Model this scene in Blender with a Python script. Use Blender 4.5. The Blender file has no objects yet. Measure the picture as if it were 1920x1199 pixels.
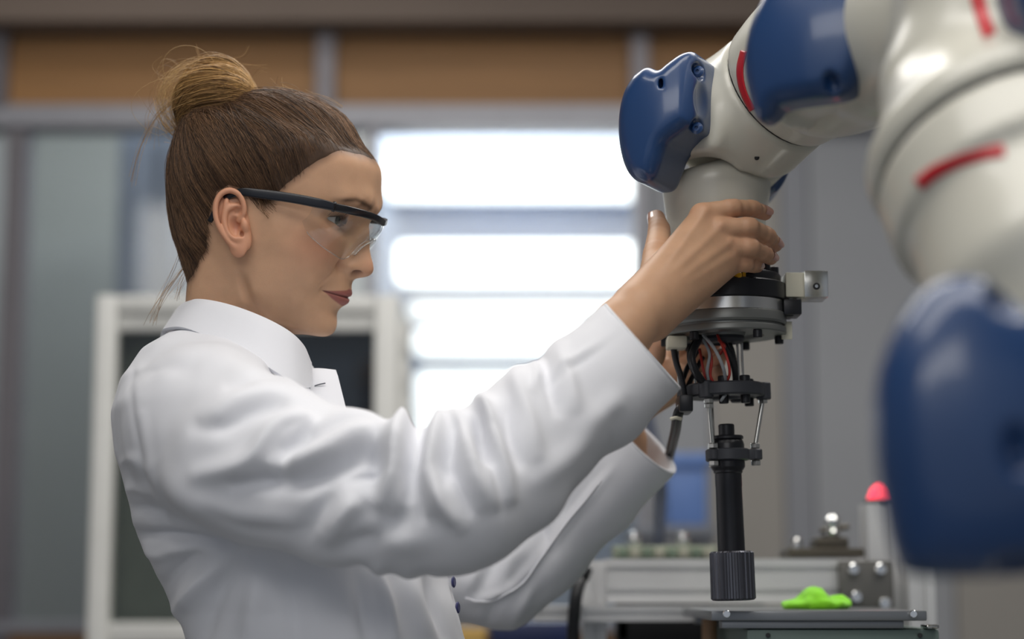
import bpy, bmesh, math, random
import numpy as np
from mathutils import Vector, Matrix

random.seed(7)
RNG = np.random.default_rng(11)
SC = bpy.context.scene
COL = SC.collection

# ------------------------------------------------------------------ camera
F_PX, CAM_Y, CAM_Z, PITCH = 3600.0, -1.71, 1.20, math.radians(8.0)
cam_data = bpy.data.cameras.new('camera')
cam_data.sensor_width = 36.0
cam_data.lens = F_PX / 1920.0 * 36.0
cam_data.clip_start = 0.02
cam_data.dof.use_dof = True
cam_data.dof.focus_distance = 1.68
cam_data.dof.aperture_fstop = 2.1
cam_data.dof.aperture_blades = 0
cam = bpy.data.objects.new('camera', cam_data)
cam.location = (0, CAM_Y, CAM_Z)
cam.rotation_euler = (math.radians(90) + PITCH, 0, 0)
COL.objects.link(cam)
SC.camera = cam

# ------------------------------------------------------------------ world, lamps, exposure
world = bpy.data.worlds.new('world')
SC.world = world
world.use_nodes = True
world.node_tree.nodes['Background'].inputs[0].default_value = (0.80, 0.87, 1.0, 1)
world.node_tree.nodes['Background'].inputs[1].default_value = 0.30
vs = SC.view_settings
vs.view_transform = 'Standard'
vs.look = 'None'
vs.gamma = 1.0
vs.use_curve_mapping = False
vs.exposure = 0.35
SC.cycles.use_denoising = True
SC.cycles.max_bounces = 8
SC.cycles.transparent_max_bounces = 12


def area_light(name, loc, target, sx, sy, power, color):
    d = bpy.data.lights.new(name, 'AREA')
    d.shape = 'RECTANGLE'
    d.size, d.size_y = sx, sy
    d.energy = power
    d.color = color
    o = bpy.data.objects.new(name, d)
    o.location = loc
    o.rotation_euler = (Vector(target) - Vector(loc)).to_track_quat('-Z', 'Y').to_euler()
    COL.objects.link(o)
    return o


# ceiling luminaires of the hall (rows of tubes above the work place)
area_light('ceiling_light_front', (0.1, -0.9, 2.75), (0.05, -0.5, 1.2), 2.2, 0.7, 21, (1.0, 0.965, 0.92))
area_light('ceiling_light_work', (0.25, 0.55, 2.75), (0.05, 0.0, 1.3), 2.4, 0.7, 28, (1.0, 0.97, 0.93))
area_light('ceiling_light_camera', (-0.5, -3.0, 2.75), (-0.1, 0.0, 1.2), 2.2, 1.0, 24, (1.0, 0.97, 0.93))
area_light('far_room_light', (-0.6, 2.4, 2.6), (-0.6, 2.6, 1.2), 1.6, 0.4, 11, (0.9, 0.96, 1.0))
area_light('bright_room_fill', (0.15, 2.0, 2.6), (0.15, 2.6, 1.6), 1.0, 0.3, 11, (0.92, 0.96, 1.0))  # added fill lamp behind the window, brightens the pale panel there

FWD = np.array([0.0, math.cos(PITCH), math.sin(PITCH)])
UPV = np.array([0.0, -math.sin(PITCH), math.cos(PITCH)])
CAMP = np.array([0.0, CAM_Y, CAM_Z])


def W(px, py, Y):
    """world point seen at photo pixel (px, py) in the vertical plane y = Y"""
    d = FWD + np.array([(px - 960.0) / F_PX, 0, 0]) + UPV * ((599.5 - py) / F_PX)
    return CAMP + d * ((Y - CAM_Y) / d[1])


def pix(P):
    """photo pixel of world points (N,3)"""
    P = np.asarray(P, float)
    q = P - CAMP
    dep = q @ FWD
    return np.stack([960 + F_PX * q[:, 0] / dep, 599.5 - F_PX * (q @ UPV) / dep], 1)


def mpp(Y):
    """metres per photo pixel at depth Y"""
    return (Y - CAM_Y) / F_PX
# ------------------------------------------------------------------ materials
MATS = {}


def mat(name, color, rough=0.5, metal=0.0, noise=0.06, scale=30.0, bump=0.0, bscale=200.0, coat=0.0,
        emit=None, attr=None, sss=0.0, sheen=0.0, spec=0.5, stretch=None, transmission=0.0):
    if name in MATS:
        return MATS[name]
    m = bpy.data.materials.new(name)
    m.use_nodes = True
    nt = m.node_tree
    b = nt.nodes['Principled BSDF']
    b.inputs['Roughness'].default_value = rough
    b.inputs['Metallic'].default_value = metal
    b.inputs['Coat Weight'].default_value = coat
    b.inputs['Coat Roughness'].default_value = 0.12
    b.inputs['Specular IOR Level'].default_value = spec
    b.inputs['Transmission Weight'].default_value = transmission
    if sheen:
        b.inputs['Sheen Weight'].default_value = sheen
    if sss:
        b.inputs['Subsurface Weight'].default_value = sss
        b.inputs['Subsurface Radius'].default_value = (1.0, 0.38, 0.2)
        b.inputs['Subsurface Scale'].default_value = 0.0035
    tc = nt.nodes.new('ShaderNodeTexCoord')
    mp = nt.nodes.new('ShaderNodeMapping')
    nt.links.new(tc.outputs['Object'], mp.inputs[0])
    if stretch:
        mp.inputs['Scale'].default_value = stretch
    nz = nt.nodes.new('ShaderNodeTexNoise')
    nz.inputs['Scale'].default_value = scale
    nz.inputs['Detail'].default_value = 4
    nt.links.new(mp.outputs[0], nz.inputs['Vector'])
    mx = nt.nodes.new('ShaderNodeMix')
    mx.data_type = 'RGBA'
    mx.blend_type = 'MULTIPLY'
    mx.inputs[0].default_value = 1.0
    rp = nt.nodes.new('ShaderNodeMapRange')
    rp.inputs['To Min'].default_value = 1.0 - noise
    rp.inputs['To Max'].default_value = 1.0 + noise
    rp.inputs['From Min'].default_value = 0.3
    rp.inputs['From Max'].default_value = 0.7
    nt.links.new(nz.outputs[0], rp.inputs[0])
    nt.links.new(rp.outputs[0], mx.inputs[7])
    if attr:
        at = nt.nodes.new('ShaderNodeAttribute')
        at.attribute_name = attr
        nt.links.new(at.outputs['Color'], mx.inputs[6])
    else:
        mx.inputs[6].default_value = (*color, 1)
    nt.links.new(mx.outputs[2], b.inputs['Base Color'])
    if bump:
        n2 = nt.nodes.new('ShaderNodeTexNoise')
        n2.inputs['Scale'].default_value = bscale
        n2.inputs['Detail'].default_value = 3
        nt.links.new(mp.outputs[0], n2.inputs['Vector'])
        bp = nt.nodes.new('ShaderNodeBump')
        bp.inputs['Strength'].default_value = bump
        bp.inputs['Distance'].default_value = 0.002
        nt.links.new(n2.outputs[0], bp.inputs['Height'])
        nt.links.new(bp.outputs[0], b.inputs['Normal'])
    if emit:
        b.inputs['Emission Color'].default_value = (*emit[:3], 1)
        b.inputs['Emission Strength'].default_value = emit[3]
    MATS[name] = m
    return m


def glass_mat(name, tint, alpha, rough=0.03):
    """thin clear sheet: mostly see-through with a mirror-like skin"""
    if name in MATS:
        return MATS[name]
    m = bpy.data.materials.new(name)
    m.use_nodes = True
    nt = m.node_tree
    nt.nodes.clear()
    out = nt.nodes.new('ShaderNodeOutputMaterial')
    tr = nt.nodes.new('ShaderNodeBsdfTransparent')
    tr.inputs[0].default_value = (*tint, 1)
    gl = nt.nodes.new('ShaderNodeBsdfGlossy')
    gl.inputs['Roughness'].default_value = rough
    fr = nt.nodes.new('ShaderNodeLayerWeight')
    fr.inputs[0].default_value = 0.5
    pw = nt.nodes.new('ShaderNodeMath')
    pw.operation = 'POWER'
    pw.inputs[1].default_value = 4.0
    nt.links.new(fr.outputs['Facing'], pw.inputs[0])
    ad = nt.nodes.new('ShaderNodeMath')
    ad.operation = 'MULTIPLY_ADD'
    ad.inputs[1].default_value = 0.7
    ad.inputs[2].default_value = alpha
    nt.links.new(pw.outputs[0], ad.inputs[0])
    mx = nt.nodes.new('ShaderNodeMixShader')
    nt.links.new(ad.outputs[0], mx.inputs[0])
    nt.links.new(tr.outputs[0], mx.inputs[1])
    nt.links.new(gl.outputs[0], mx.inputs[2])
    nt.links.new(mx.outputs[0], out.inputs[0])
    MATS[name] = m
    return m


def srgb(r, g, b):
    f = lambda v: ((v / 255.0 + 0.055) / 1.055) ** 2.4 if v > 10.3 else v / 255.0 / 12.92
    return (f(r), f(g), f(b))


# ------------------------------------------------------------------ objects
def link_mesh(name, V, F, material, parent=None, smooth=True, colors=None):
    me = bpy.data.meshes.new(name)
    V = np.asarray(V, np.float32)
    if isinstance(F, np.ndarray):
        n, k = F.shape
        me.vertices.add(len(V))
        me.vertices.foreach_set('co', V.ravel())
        me.loops.add(n * k)
        me.loops.foreach_set('vertex_index', F.astype(np.int32).ravel())
        me.polygons.add(n)
        me.polygons.foreach_set('loop_start', np.arange(0, n * k, k, dtype=np.int32))
        me.polygons.foreach_set('loop_total', np.full(n, k, np.int32))
        me.update(calc_edges=True)
    else:
        me.from_pydata([tuple(map(float, v)) for v in V], [], [list(map(int, f)) for f in F])
        me.update()
    if smooth:
        me.polygons.foreach_set('use_smooth', np.ones(len(me.polygons), bool))
    if colors is not None:
        ca = me.color_attributes.new('tone', 'FLOAT_COLOR', 'POINT')
        c4 = np.ones((len(V), 4), np.float32)
        c4[:, :3] = colors
        ca.data.foreach_set('color', c4.ravel())
    me.materials.append(material)
    o = bpy.data.objects.new(name, me)
    COL.objects.link(o)
    o.parent = parent
    return o


def link_bm(name, bm, material, parent=None, smooth=None):
    """smooth: angle in degrees below which edges shade smooth, None = flat"""
    bmesh.ops.recalc_face_normals(bm, faces=bm.faces[:])
    me = bpy.data.meshes.new(name)
    if smooth is not None:
        for f in bm.faces:
            f.smooth = True
        lim = math.radians(smooth)
        for e in bm.edges:
            if len(e.link_faces) == 2 and e.calc_face_angle(0) > lim:
                e.smooth = False
    bm.to_mesh(me)
    bm.free()
    me.materials.append(material)
    o = bpy.data.objects.new(name, me)
    COL.objects.link(o)
    o.parent = parent
    return o


def tag(o, label=None, cat=None, group=None, kind=None):
    if label:
        o['label'] = label
    if cat:
        o['category'] = cat
    if group:
        o['group'] = group
    if kind:
        o['kind'] = kind
    return o


def thing(name, label, cat, loc=(0, 0, 0), group=None):
    o = bpy.data.objects.new(name, None)
    o.empty_display_size = 0.05
    COL.objects.link(o)
    o.location = loc
    return tag(o, label, cat, group)


def adopt(root):
    """children were built in world space: keep them there under a root that stands elsewhere"""
    off = Matrix.Translation(-Vector(root.location))
    for c in root.children:
        c.matrix_parent_inverse = off


# ------------------------------------------------------------------ shapes
def frame_of(d):
    d = Vector(d).normalized()
    a = Vector((0, 0, 1)) if abs(d.z) < 0.9 else Vector((1, 0, 0))
    u = a.cross(d).normalized()
    v = d.cross(u)
    return u, v, d


def box_bm(lo, hi, bevel=0.0, seg=2):
    bm = bmesh.new()
    c = [(a + b) / 2 for a, b in zip(lo, hi)]
    s = [abs(b - a) for a, b in zip(lo, hi)]
    bmesh.ops.create_cube(bm, size=1.0, matrix=Matrix.Translation(c) @ Matrix.Diagonal((*s, 1)))
    if bevel:
        bmesh.ops.bevel(bm, geom=bm.edges[:], offset=bevel, segments=seg, affect='EDGES', profile=0.6)
    return bm


def box(name, lo, hi, material, parent=None, bevel=0.0, seg=2):
    return link_bm(name, box_bm(lo, hi, bevel, seg), material, parent, 40 if bevel else None)


def lathe_bm(prof, origin, axis, seg=48, close=True):
    """prof: list of (r, h) along axis from origin"""
    u, v, d = frame_of(axis)
    o = Vector(origin)
    bm = bmesh.new()
    rings = []
    for r, h in prof:
        if r <= 1e-6:
            rings.append([bm.verts.new(o + d * h)])
        else:
            rings.append([bm.verts.new(o + d * h + (u * math.cos(2 * math.pi * k / seg) + v * math.sin(2 * math.pi * k / seg)) * r) for k in range(seg)])
    for a, b in zip(rings[:-1], rings[1:]):
        for k in range(seg):
            k2 = (k + 1) % seg
            if len(a) == 1 and len(b) == 1:
                continue
            if len(a) == 1:
                bm.faces.new((a[0], b[k], b[k2]))
            elif len(b) == 1:
                bm.faces.new((a[k], b[0], a[k2]))
            else:
                bm.faces.new((a[k], b[k], b[k2], a[k2]))
    if close:
        if len(rings[0]) > 1:
            bm.faces.new(rings[0])
        if len(rings[-1]) > 1:
            bm.faces.new(rings[-1][::-1])
    return bm


def lathe(name, prof, origin, axis, material, parent=None, seg=48, close=True, smooth=35):
    return link_bm(name, lathe_bm(prof, origin, axis, seg, close), material, parent, smooth)


def cyl(name, a, b, r, material, parent=None, seg=24, bevel=0.15, r2=None):
    a, b = Vector(a), Vector(b)
    L = (b - a).length
    r2 = r if r2 is None else r2
    e = min(r * bevel, L * 0.3)
    return lathe(name, [(0, 0), (r - e, 0), (r, e), (r2, L - e), (r2 - e, L), (0, L)], a, b - a, material, parent, seg)


def hexnut(name, c, axis, r, h, material, parent=None):
    return link_bm(name, lathe_bm([(r * 0.9, 0), (r, h * 0.15), (r, h * 0.85), (r * 0.9, h)], c, axis, 6), material, parent)


def catmull(pts, n=12):
    P = [np.asarray(p, float) for p in pts]
    P = [2 * P[0] - P[1]] + P + [2 * P[-1] - P[-2]]
    out = []
    for i in range(1, len(P) - 2):
        for k in range(n):
            t = k / n
            a, b, c, d = P[i - 1:i + 3]
            out.append(0.5 * ((2 * b) + (c - a) * t + (2 * a - 5 * b + 4 * c - d) * t * t + (3 * b - a - 3 * c + d) * t ** 3))
    out.append(P[-2])
    return np.array(out)


def tube_arrays(P, R, seg=10):
    """closed tube along polyline P (n,3) with radii R (n,) or (n,2)"""
    P = np.asarray(P, float)
    n = len(P)
    R = np.broadcast_to(np.asarray(R, float), (n,)) if np.ndim(R) < 2 else np.asarray(R, float)
    T = np.gradient(P, axis=0)
    T /= np.linalg.norm(T, axis=1)[:, None] + 1e-12
    ref = np.array([0, 0, 1.0]) if abs(T[0][2]) < 0.9 else np.array([1.0, 0, 0])
    U = np.zeros_like(P)
    u = np.cross(ref, T[0])
    u /= np.linalg.norm(u)
    for i in range(n):
        u = u - T[i] * (u @ T[i])
        u /= np.linalg.norm(u) + 1e-12
        U[i] = u
    Vv = np.cross(T, U)
    a = np.arange(seg) * 2 * np.pi / seg
    if R.ndim == 1:
        R = np.stack([R, R], 1)
    verts = P[:, None] + U[:, None] * (np.cos(a)[None, :, None] * R[:, 0][:, None, None]) + Vv[:, None] * (np.sin(a)[None, :, None] * R[:, 1][:, None, None])
    verts = verts.reshape(-1, 3)
    faces = []
    for i in range(n - 1):
        for k in range(seg):
            k2 = (k + 1) % seg
            faces.append((i * seg + k, i * seg + k2, (i + 1) * seg + k2, (i + 1) * seg + k))
    faces.append(tuple(range(seg))[::-1])
    faces.append(tuple((n - 1) * seg + k for k in range(seg)))
    return verts, faces


def tube(name, pts, r, material, parent=None, seg=10, n=10, smoothpath=True):
    P = catmull(pts, n) if smoothpath else np.asarray(pts, float)
    if np.ndim(r) == 1:
        r = np.interp(np.linspace(0, 1, len(P)), np.linspace(0, 1, len(r)), r)
    V, F = tube_arrays(P, r, seg)
    return link_mesh(name, V, F, material, parent)


# ------------------------------------------------------------------ distance fields
def smin(a, b, k):
    h = np.clip(0.5 + 0.5 * (b - a) / k, 0, 1)
    return b + (a - b) * h - k * h * (1 - h)


def smax(a, b, k):
    return -smin(-a, -b, k)


def d_cone(p, a, b, r1, r2):
    a, b = np.asarray(a, float), np.asarray(b, float)
    ab = b - a
    h = np.clip(((p - a) @ ab) / (ab @ ab), 0, 1)
    return np.linalg.norm(p - a - h[:, None] * ab, axis=1) - (r1 + (r2 - r1) * h)


def d_ell(p, c, r, M=None):
    q = p - np.asarray(c, float)
    if M is not None:
        q = q @ M
    r = np.asarray(r, float)
    k0 = np.linalg.norm(q / r, axis=1)
    k1 = np.linalg.norm(q / (r * r), axis=1) + 1e-9
    return k0 * (k0 - 1) / k1


def d_cyl(p, a, b, r, rnd=0.0):
    """solid cylinder with rounded rims"""
    a, b = np.asarray(a, float), np.asarray(b, float)
    L = np.linalg.norm(b - a)
    d = (b - a) / L
    t = (p - a) @ d
    rr = np.linalg.norm(p - a - t[:, None] * d, axis=1)
    dx = rr - (r - rnd)
    dy = np.abs(t - L / 2) - (L / 2 - rnd)
    return np.minimum(np.maximum(dx, dy), 0) + np.hypot(np.maximum(dx, 0), np.maximum(dy, 0)) - rnd


def surface_nets(f, lo, hi, h, band=1.5):
    lo, hi = np.asarray(lo, float), np.asarray(hi, float)
    B = 4
    nb = np.ceil((hi - lo) / (h * B)).astype(int)
    cx = [lo[i] + np.arange(nb[i] + 1) * h * B for i in range(3)]
    G = np.stack(np.meshgrid(*cx, indexing='ij'), -1).reshape(-1, 3)
    C = f(G).reshape(nb + 1)
    m = np.full(nb, np.inf)
    for i in (0, 1):
        for j in (0, 1):
            for k in (0, 1):
                m = np.minimum(m, np.abs(C[i:i + nb[0], j:j + nb[1], k:k + nb[2]]))
    act = m < band * h * B
    V = np.repeat(np.repeat(np.repeat(C[:-1, :-1, :-1], B, 0), B, 1), B, 2).astype(np.float32)
    A = np.repeat(np.repeat(np.repeat(act, B, 0), B, 1), B, 2)
    idx = np.argwhere(A)
    V[A] = f(lo + idx * h)
    S = V < 0
    n = np.array(V.shape)
    cnt = np.zeros(n - 1, np.int8)
    for i in (0, 1):
        for j in (0, 1):
            for k in (0, 1):
                cnt += S[i:n[0] - 1 + i, j:n[1] - 1 + j, k:n[2] - 1 + k]
    cells = np.argwhere((cnt > 0) & (cnt < 8))
    lut = np.full(n - 1, -1, np.int64)
    lut[cells[:, 0], cells[:, 1], cells[:, 2]] = np.arange(len(cells))
    acc = np.zeros((len(cells), 3))
    num = np.zeros(len(cells))
    cor = np.array([(i, j, k) for i in (0, 1) for j in (0, 1) for k in (0, 1)])
    val = [V[tuple((cells + c).T)].astype(float) for c in cor]
    for a in range(8):
        for b in range(a + 1, 8):
            df = cor[b] - cor[a]
            if np.abs(df).sum() != 1:
                continue
            va, vb = val[a], val[b]
            x = (va < 0) != (vb < 0)
            t = np.where(x, va / np.where(x, va - vb, 1), 0)
            acc[x] += cor[a] + t[x][:, None] * df
            num[x] += 1
    P = lo + (cells + acc / num[:, None]) * h
    quads = []
    for ax in range(3):
        o1, o2 = [(1, 2), (2, 0), (0, 1)][ax]
        s0 = [slice(None)] * 3
        s1 = [slice(None)] * 3
        s0[ax] = slice(0, n[ax] - 1)
        s1[ax] = slice(1, n[ax])
        a, b = S[tuple(s0)], S[tuple(s1)]
        e = np.argwhere(a != b)
        ok = (e[:, o1] > 0) & (e[:, o2] > 0) & (e[:, o1] < n[o1] - 1) & (e[:, o2] < n[o2] - 1)
        e = e[ok]
        inn = a[tuple(e.T)]
        q = []
        for d1, d2 in ((-1, -1), (0, -1), (0, 0), (-1, 0)):
            c = e.copy()
            c[:, o1] += d1
            c[:, o2] += d2
            q.append(lut[tuple(c.T)])
        q = np.stack(q, 1)
        q[~inn] = q[~inn][:, ::-1]
        quads.append(q)
    Q = np.concatenate(quads)
    return P, Q[(Q >= 0).all(1)]


def vnormals(V, F):
    n = np.zeros_like(V)
    a, b = V[F[:, 2]] - V[F[:, 0]], V[F[:, 3]] - V[F[:, 1]]
    fn = np.cross(a, b)
    for k in range(4):
        np.add.at(n, F[:, k], fn)
    return n / (np.linalg.norm(n, axis=1)[:, None] + 1e-12)


def relax(V, F, it=2, lam=0.5):
    e = np.concatenate([F[:, [0, 1]], F[:, [1, 2]], F[:, [2, 3]], F[:, [3, 0]]])
    e = np.concatenate([e, e[:, ::-1]])
    deg = np.bincount(e[:, 0], minlength=len(V))[:, None] + 1e-9
    for _ in range(it):
        s = np.stack([np.bincount(e[:, 0], V[e[:, 1], k], minlength=len(V)) for k in range(3)], 1)
        V = V + lam * (s / deg - V)
    return V


def vnoise(P, scale, seed=0):
    """smooth value noise in 3-D, range about -1..1"""
    P = np.asarray(P, float) * scale + seed * 17.31
    i = np.floor(P).astype(np.int64)
    f = P - i
    f = f * f * (3 - 2 * f)

    def hsh(a, b, c):
        v = np.sin(a * 127.1 + b * 311.7 + c * 74.7) * 43758.5453
        return v - np.floor(v)
    r = 0
    for dx in (0, 1):
        for dy in (0, 1):
            for dz in (0, 1):
                w = (f[:, 0] if dx else 1 - f[:, 0]) * (f[:, 1] if dy else 1 - f[:, 1]) * (f[:, 2] if dz else 1 - f[:, 2])
                r = r + w * hsh(i[:, 0] + dx, i[:, 1] + dy, i[:, 2] + dz)
    return r * 2 - 1


def sd_poly(x, z, poly):
    """signed distance to a closed 2-D polygon, negative inside"""
    poly = np.asarray(poly, float)
    d = np.full(len(x), 1e9)
    ins = np.zeros(len(x), bool)
    for (x0, z0), (x1, z1) in zip(poly, np.roll(poly, -1, 0)):
        ex, ez = x1 - x0, z1 - z0
        t = np.clip(((x - x0) * ex + (z - z0) * ez) / (ex * ex + ez * ez + 1e-12), 0, 1)
        d = np.minimum(d, np.hypot(x - x0 - t * ex, z - z0 - t * ez))
        c = ((z0 > z) != (z1 > z)) & (x < (x1 - x0) * (z - z0) / (z1 - z0 + 1e-12) + x0)
        ins ^= c
    return np.where(ins, -d, d)


def sstep(a, b, x):
    t = np.clip((x - a) / (b - a), 0, 1)
    return t * t * (3 - 2 * t)


def outline_solid(name, pts, Y0, Y1, material, parent=None, bevel=0.004, dome=0.0, n=8, seg=4, smooth=50, move=None):
    """closed outline (world x, z) swept from depth Y0 (near) to Y1 (far), rim rounded, near face domed"""
    P = catmull(list(pts) + [pts[0]], n)[:-1] if n > 1 else np.array(pts, float)
    c = P.mean(0)
    bm = bmesh.new()
    rings = []
    prof = []
    for k in range(seg + 1):
        a = math.pi / 2 * k / seg
        prof.append((bevel * (1 - math.sin(a)), Y0 + bevel * (1 - math.cos(a))))
    # prof: inset, depth  (start: inset=bevel at Y0)
    T = np.gradient(P, axis=0)
    T /= np.linalg.norm(T, axis=1)[:, None] + 1e-12
    area = 0.5 * np.sum(P[:, 0] * np.roll(P[:, 1], -1) - P[:, 1] * np.roll(P[:, 0], -1))
    N = np.stack([-T[:, 1], T[:, 0]], 1) * (1 if area > 0 else -1)
    inner = [0.0, 0.35, 0.7, 0.9]
    for s in inner:
        if s == 0.0:
            rings.append([bm.verts.new((c[0], Y0 - dome, c[1]))])
        else:
            q = c + (P + N * bevel - c) * s
            rings.append([bm.verts.new((x, Y0 - dome * (1 - s * s), z)) for x, z in q])
    for ins, y in prof:
        q = P + N * ins
        rings.append([bm.verts.new((x, y, z)) for x, z in q])
    rings.append([bm.verts.new((x, Y1, z)) for x, z in P])
    for a, b in zip(rings[:-1], rings[1:]):
        m = len(b)
        for k in range(m):
            k2 = (k + 1) % m
            if len(a) == 1:
                bm.faces.new((a[0], b[k], b[k2]))
            else:
                bm.faces.new((a[k], b[k], b[k2], a[k2]))
    bm.faces.new(rings[-1][::-1])
    if move is not None:
        bm.transform(move)
    return link_bm(name, bm, material, parent, smooth)


def ray_hit(f, px, py, y0=-1.2, y1=0.6):
    """first point of the solid f on the line of sight through a photo pixel, with its outward normal"""
    d = FWD + np.array([(px - 960.0) / F_PX, 0, 0]) + UPV * ((599.5 - py) / F_PX)
    d = d / np.linalg.norm(d)
    t = np.linspace((y0 - CAM_Y) / d[1], (y1 - CAM_Y) / d[1], 900)
    v = f(CAMP + t[:, None] * d)
    k = int(np.argmax(v < 0))
    if not (v < 0).any() or k == 0:
        return None
    a = t[k - 1] + (t[k] - t[k - 1]) * v[k - 1] / (v[k - 1] - v[k])
    p = CAMP + a * d
    e = 0.001
    g = np.array([(f((p + e * q)[None]) - f((p - e * q)[None]))[0] for q in np.eye(3)])
    return p, g / (np.linalg.norm(g) + 1e-12)


def decal(name, f, path, width, material, parent, lift=0.0008, n=10):
    """thin sticker laid on the solid f: path in photo pixels, width in pixels"""
    q = catmull([np.array(p, float) for p in path], n)
    T = np.gradient(q, axis=0)
    T /= np.linalg.norm(T, axis=1)[:, None]
    Nn = np.stack([-T[:, 1], T[:, 0]], 1)
    rows = []
    for k in range(len(q)):
        r = []
        for s in np.linspace(-0.5, 0.5, 5):
            hit = ray_hit(f, *(q[k] + Nn[k] * width * s))
            if hit is None:
                r = None
                break
            r.append(hit[0] + hit[1] * lift)
        if r:
            rows.append(r)
    V = np.array(rows).reshape(-1, 3)
    m = 5
    F = [(i * m + j, i * m + j + 1, (i + 1) * m + j + 1, (i + 1) * m + j) for i in range(len(rows) - 1) for j in range(m - 1)]
    o = link_mesh(name, V, F, material, parent)
    md = o.modifiers.new('thick', 'SOLIDIFY')
    md.thickness = 0.0006
    md.offset = 0
    return o


def cover_solid(name, pts, Y0, Y1, material, parent=None, rnd=0.01, dome=0.01, carve=(), move=None, h=0.0022, n=4, taper=0.0):
    """rounded cover: outline (world x, z) swept from depth Y0 (near) to Y1; carve: (centre, radii) hollows pressed into it"""
    P = catmull([np.array(p, float) for p in pts] + [np.array(pts[0], float)], n)[:-1]
    c = P.mean(0)
    R = np.abs(P - c).max(0)
    Yc, Hy = (Y0 + Y1) / 2, abs(Y1 - Y0) / 2

    def f(p):
        e = np.hypot((p[:, 0] - c[0]) / R[0], (p[:, 2] - c[1]) / R[1])
        y = p[:, 1] + dome * np.clip(1 - e * e, -0.5, 1) * -1.0 * (-1.0) * sstep(Yc + Hy, Yc - Hy, p[:, 1])
        d2 = sd_poly(p[:, 0], p[:, 2], P) + taper * np.clip((p[:, 1] - Y0), 0, None)
        dx, dy = d2 + rnd, np.abs(y - Yc) - Hy + rnd
        d = np.minimum(np.maximum(dx, dy), 0) + np.hypot(np.maximum(dx, 0), np.maximum(dy, 0)) - rnd
        for cc, rr in carve:
            d = smax(d, -d_ell(p, cc, rr), 0.0025)
        return d
    lo = np.array([P[:, 0].min() - .01, Y0 - dome - .01, P[:, 1].min() - .01])
    hi = np.array([P[:, 0].max() + .01, Y1 + .01, P[:, 1].max() + .01])
    V, F = surface_nets(f, lo, hi, h)
    V = relax(V, F, 2, 0.45)
    if move is not None:
        M = np.array(move)
        V = V @ M[:3, :3].T + M[:3, 3]
    return link_mesh(name, V, F, material, parent)
# ------------------------------------------------------------------ room
def pbox(name, x0, y0, x1, y1, Ya, Yb, material, parent=None, bevel=0.0):
    """box whose front face (at depth Ya) fills the photo rectangle x0..x1, y0..y1 and which reaches back to Yb"""
    a, b = W(x0, y1, Ya), W(x1, y0, Ya)
    ym = min(max((y0 + y1) / 2, 0), 1199)
    return box(name, (W(x0, ym, Ya)[0], Ya, a[2]), (W(x1, ym, Ya)[0], Yb, b[2]), material, parent, bevel)


def struct(o):
    o['kind'] = 'structure'
    return o


wall_m = mat('wall_grey', srgb(150, 152, 156), rough=0.7, noise=0.04, scale=3)
wall_b = mat('wall_grey_beige', srgb(150, 146, 140), rough=0.6, noise=0.04, scale=3)
wall_s = mat('wall_slate', srgb(134, 136, 142), rough=0.6, noise=0.04, scale=3)
floor_m = mat('floor_vinyl', srgb(120, 122, 122), rough=0.4, noise=0.08, scale=6)
ceil_m = mat('ceiling_board', srgb(170, 168, 164), rough=0.9, noise=0.03, scale=9)
beam_m = mat('bulkhead', srgb(112, 98, 88), rough=0.7, noise=0.04, scale=4)
post_m = mat('post_grey', srgb(112, 108, 112), rough=0.4, metal=0.3, noise=0.04)
rail_m = mat('rail_grey', srgb(146, 146, 152), rough=0.4, metal=0.2, noise=0.04)
wood_m = mat('wood_veneer', srgb(152, 110, 64), rough=0.55, noise=0.10, scale=5, stretch=(1.0, 1.0, 12.0))
pale_m = mat('pale_blue_panel', srgb(186, 196, 216), rough=0.7, noise=0.03)
pane_m = glass_mat('window_glass', (0.93, 0.95, 0.94), 0.04, 0.04)
white_m = mat('white_frame', srgb(214, 214, 210), rough=0.4, noise=0.03)

BY = 1.75
struct(box('floor', (-2.6, -3.6, -0.06), (2.6, 3.0, 0.0), floor_m))
struct(box('ceiling', (-2.6, -3.6, 2.82), (2.6, 3.0, 2.9), ceil_m))
struct(box('wall_left', (-2.7, -3.6, 0.0), (-2.6, 3.0, 2.82), wall_m))
struct(box('wall_right', (2.6, -3.6, 0.0), (2.7, 3.0, 2.82), wall_m))
# back wall: lower wood, glazing, wood frieze, bulkhead
wall_back = struct(pbox('wall_back', -1400, -900, 3400, -160, BY + 0.02, BY + 0.12, beam_m))
trim_1 = struct(pbox('trim_1', -1400, -260, 3400, 38, BY - 0.10, BY + 0.02, beam_m))
for x0, x1 in ((-580, -22), (12, 592), (628, 1183), (1217, 1790), (1824, 2400)):
    pbox('wood_panel', x0, 38, x1, 196, BY, BY + 0.03, wood_m, wall_back)
n_ = 2
for x0, x1 in ((-22, 12), (592, 628), (1183, 1217), (1790, 1824)):
    struct(pbox('trim_%d' % n_, x0, 36, x1, 200, BY - 0.03, BY + 0.05, post_m))
    n_ += 1
struct(pbox('trim_%d' % n_, -1400, 196, 3400, 236, BY - 0.03, BY + 0.05, rail_m))
n_ += 1
for x0, x1 in ((-22, 14), (1196, 1220)):
    struct(pbox('trim_%d' % n_, x0, 234, x1, 2600, BY - 0.02, BY + 0.05, post_m if x0 < 0 else rail_m))
    n_ += 1
wr = struct(pbox('wall_right_bay', 1220, 234, 3400, 2700, BY + 0.02, BY + 0.10, wall_m))
wr.name = 'wall_back_bay'
for x0, x1, m_ in ((1222, 1338, wall_m), (1342, 1476, wall_b), (1480, 1532, wall_s), (1536, 1792, wall_m), (1796, 2300, wall_b)):
    pbox('wall_panel', x0, 240, x1, 2600, BY + 0.005, BY + 0.03, m_, wr)
lowwood = struct(pbox('wall_back_base', -1400, 1184, 1196, 2700, BY - 0.01, BY + 0.06, wood_m))
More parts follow.
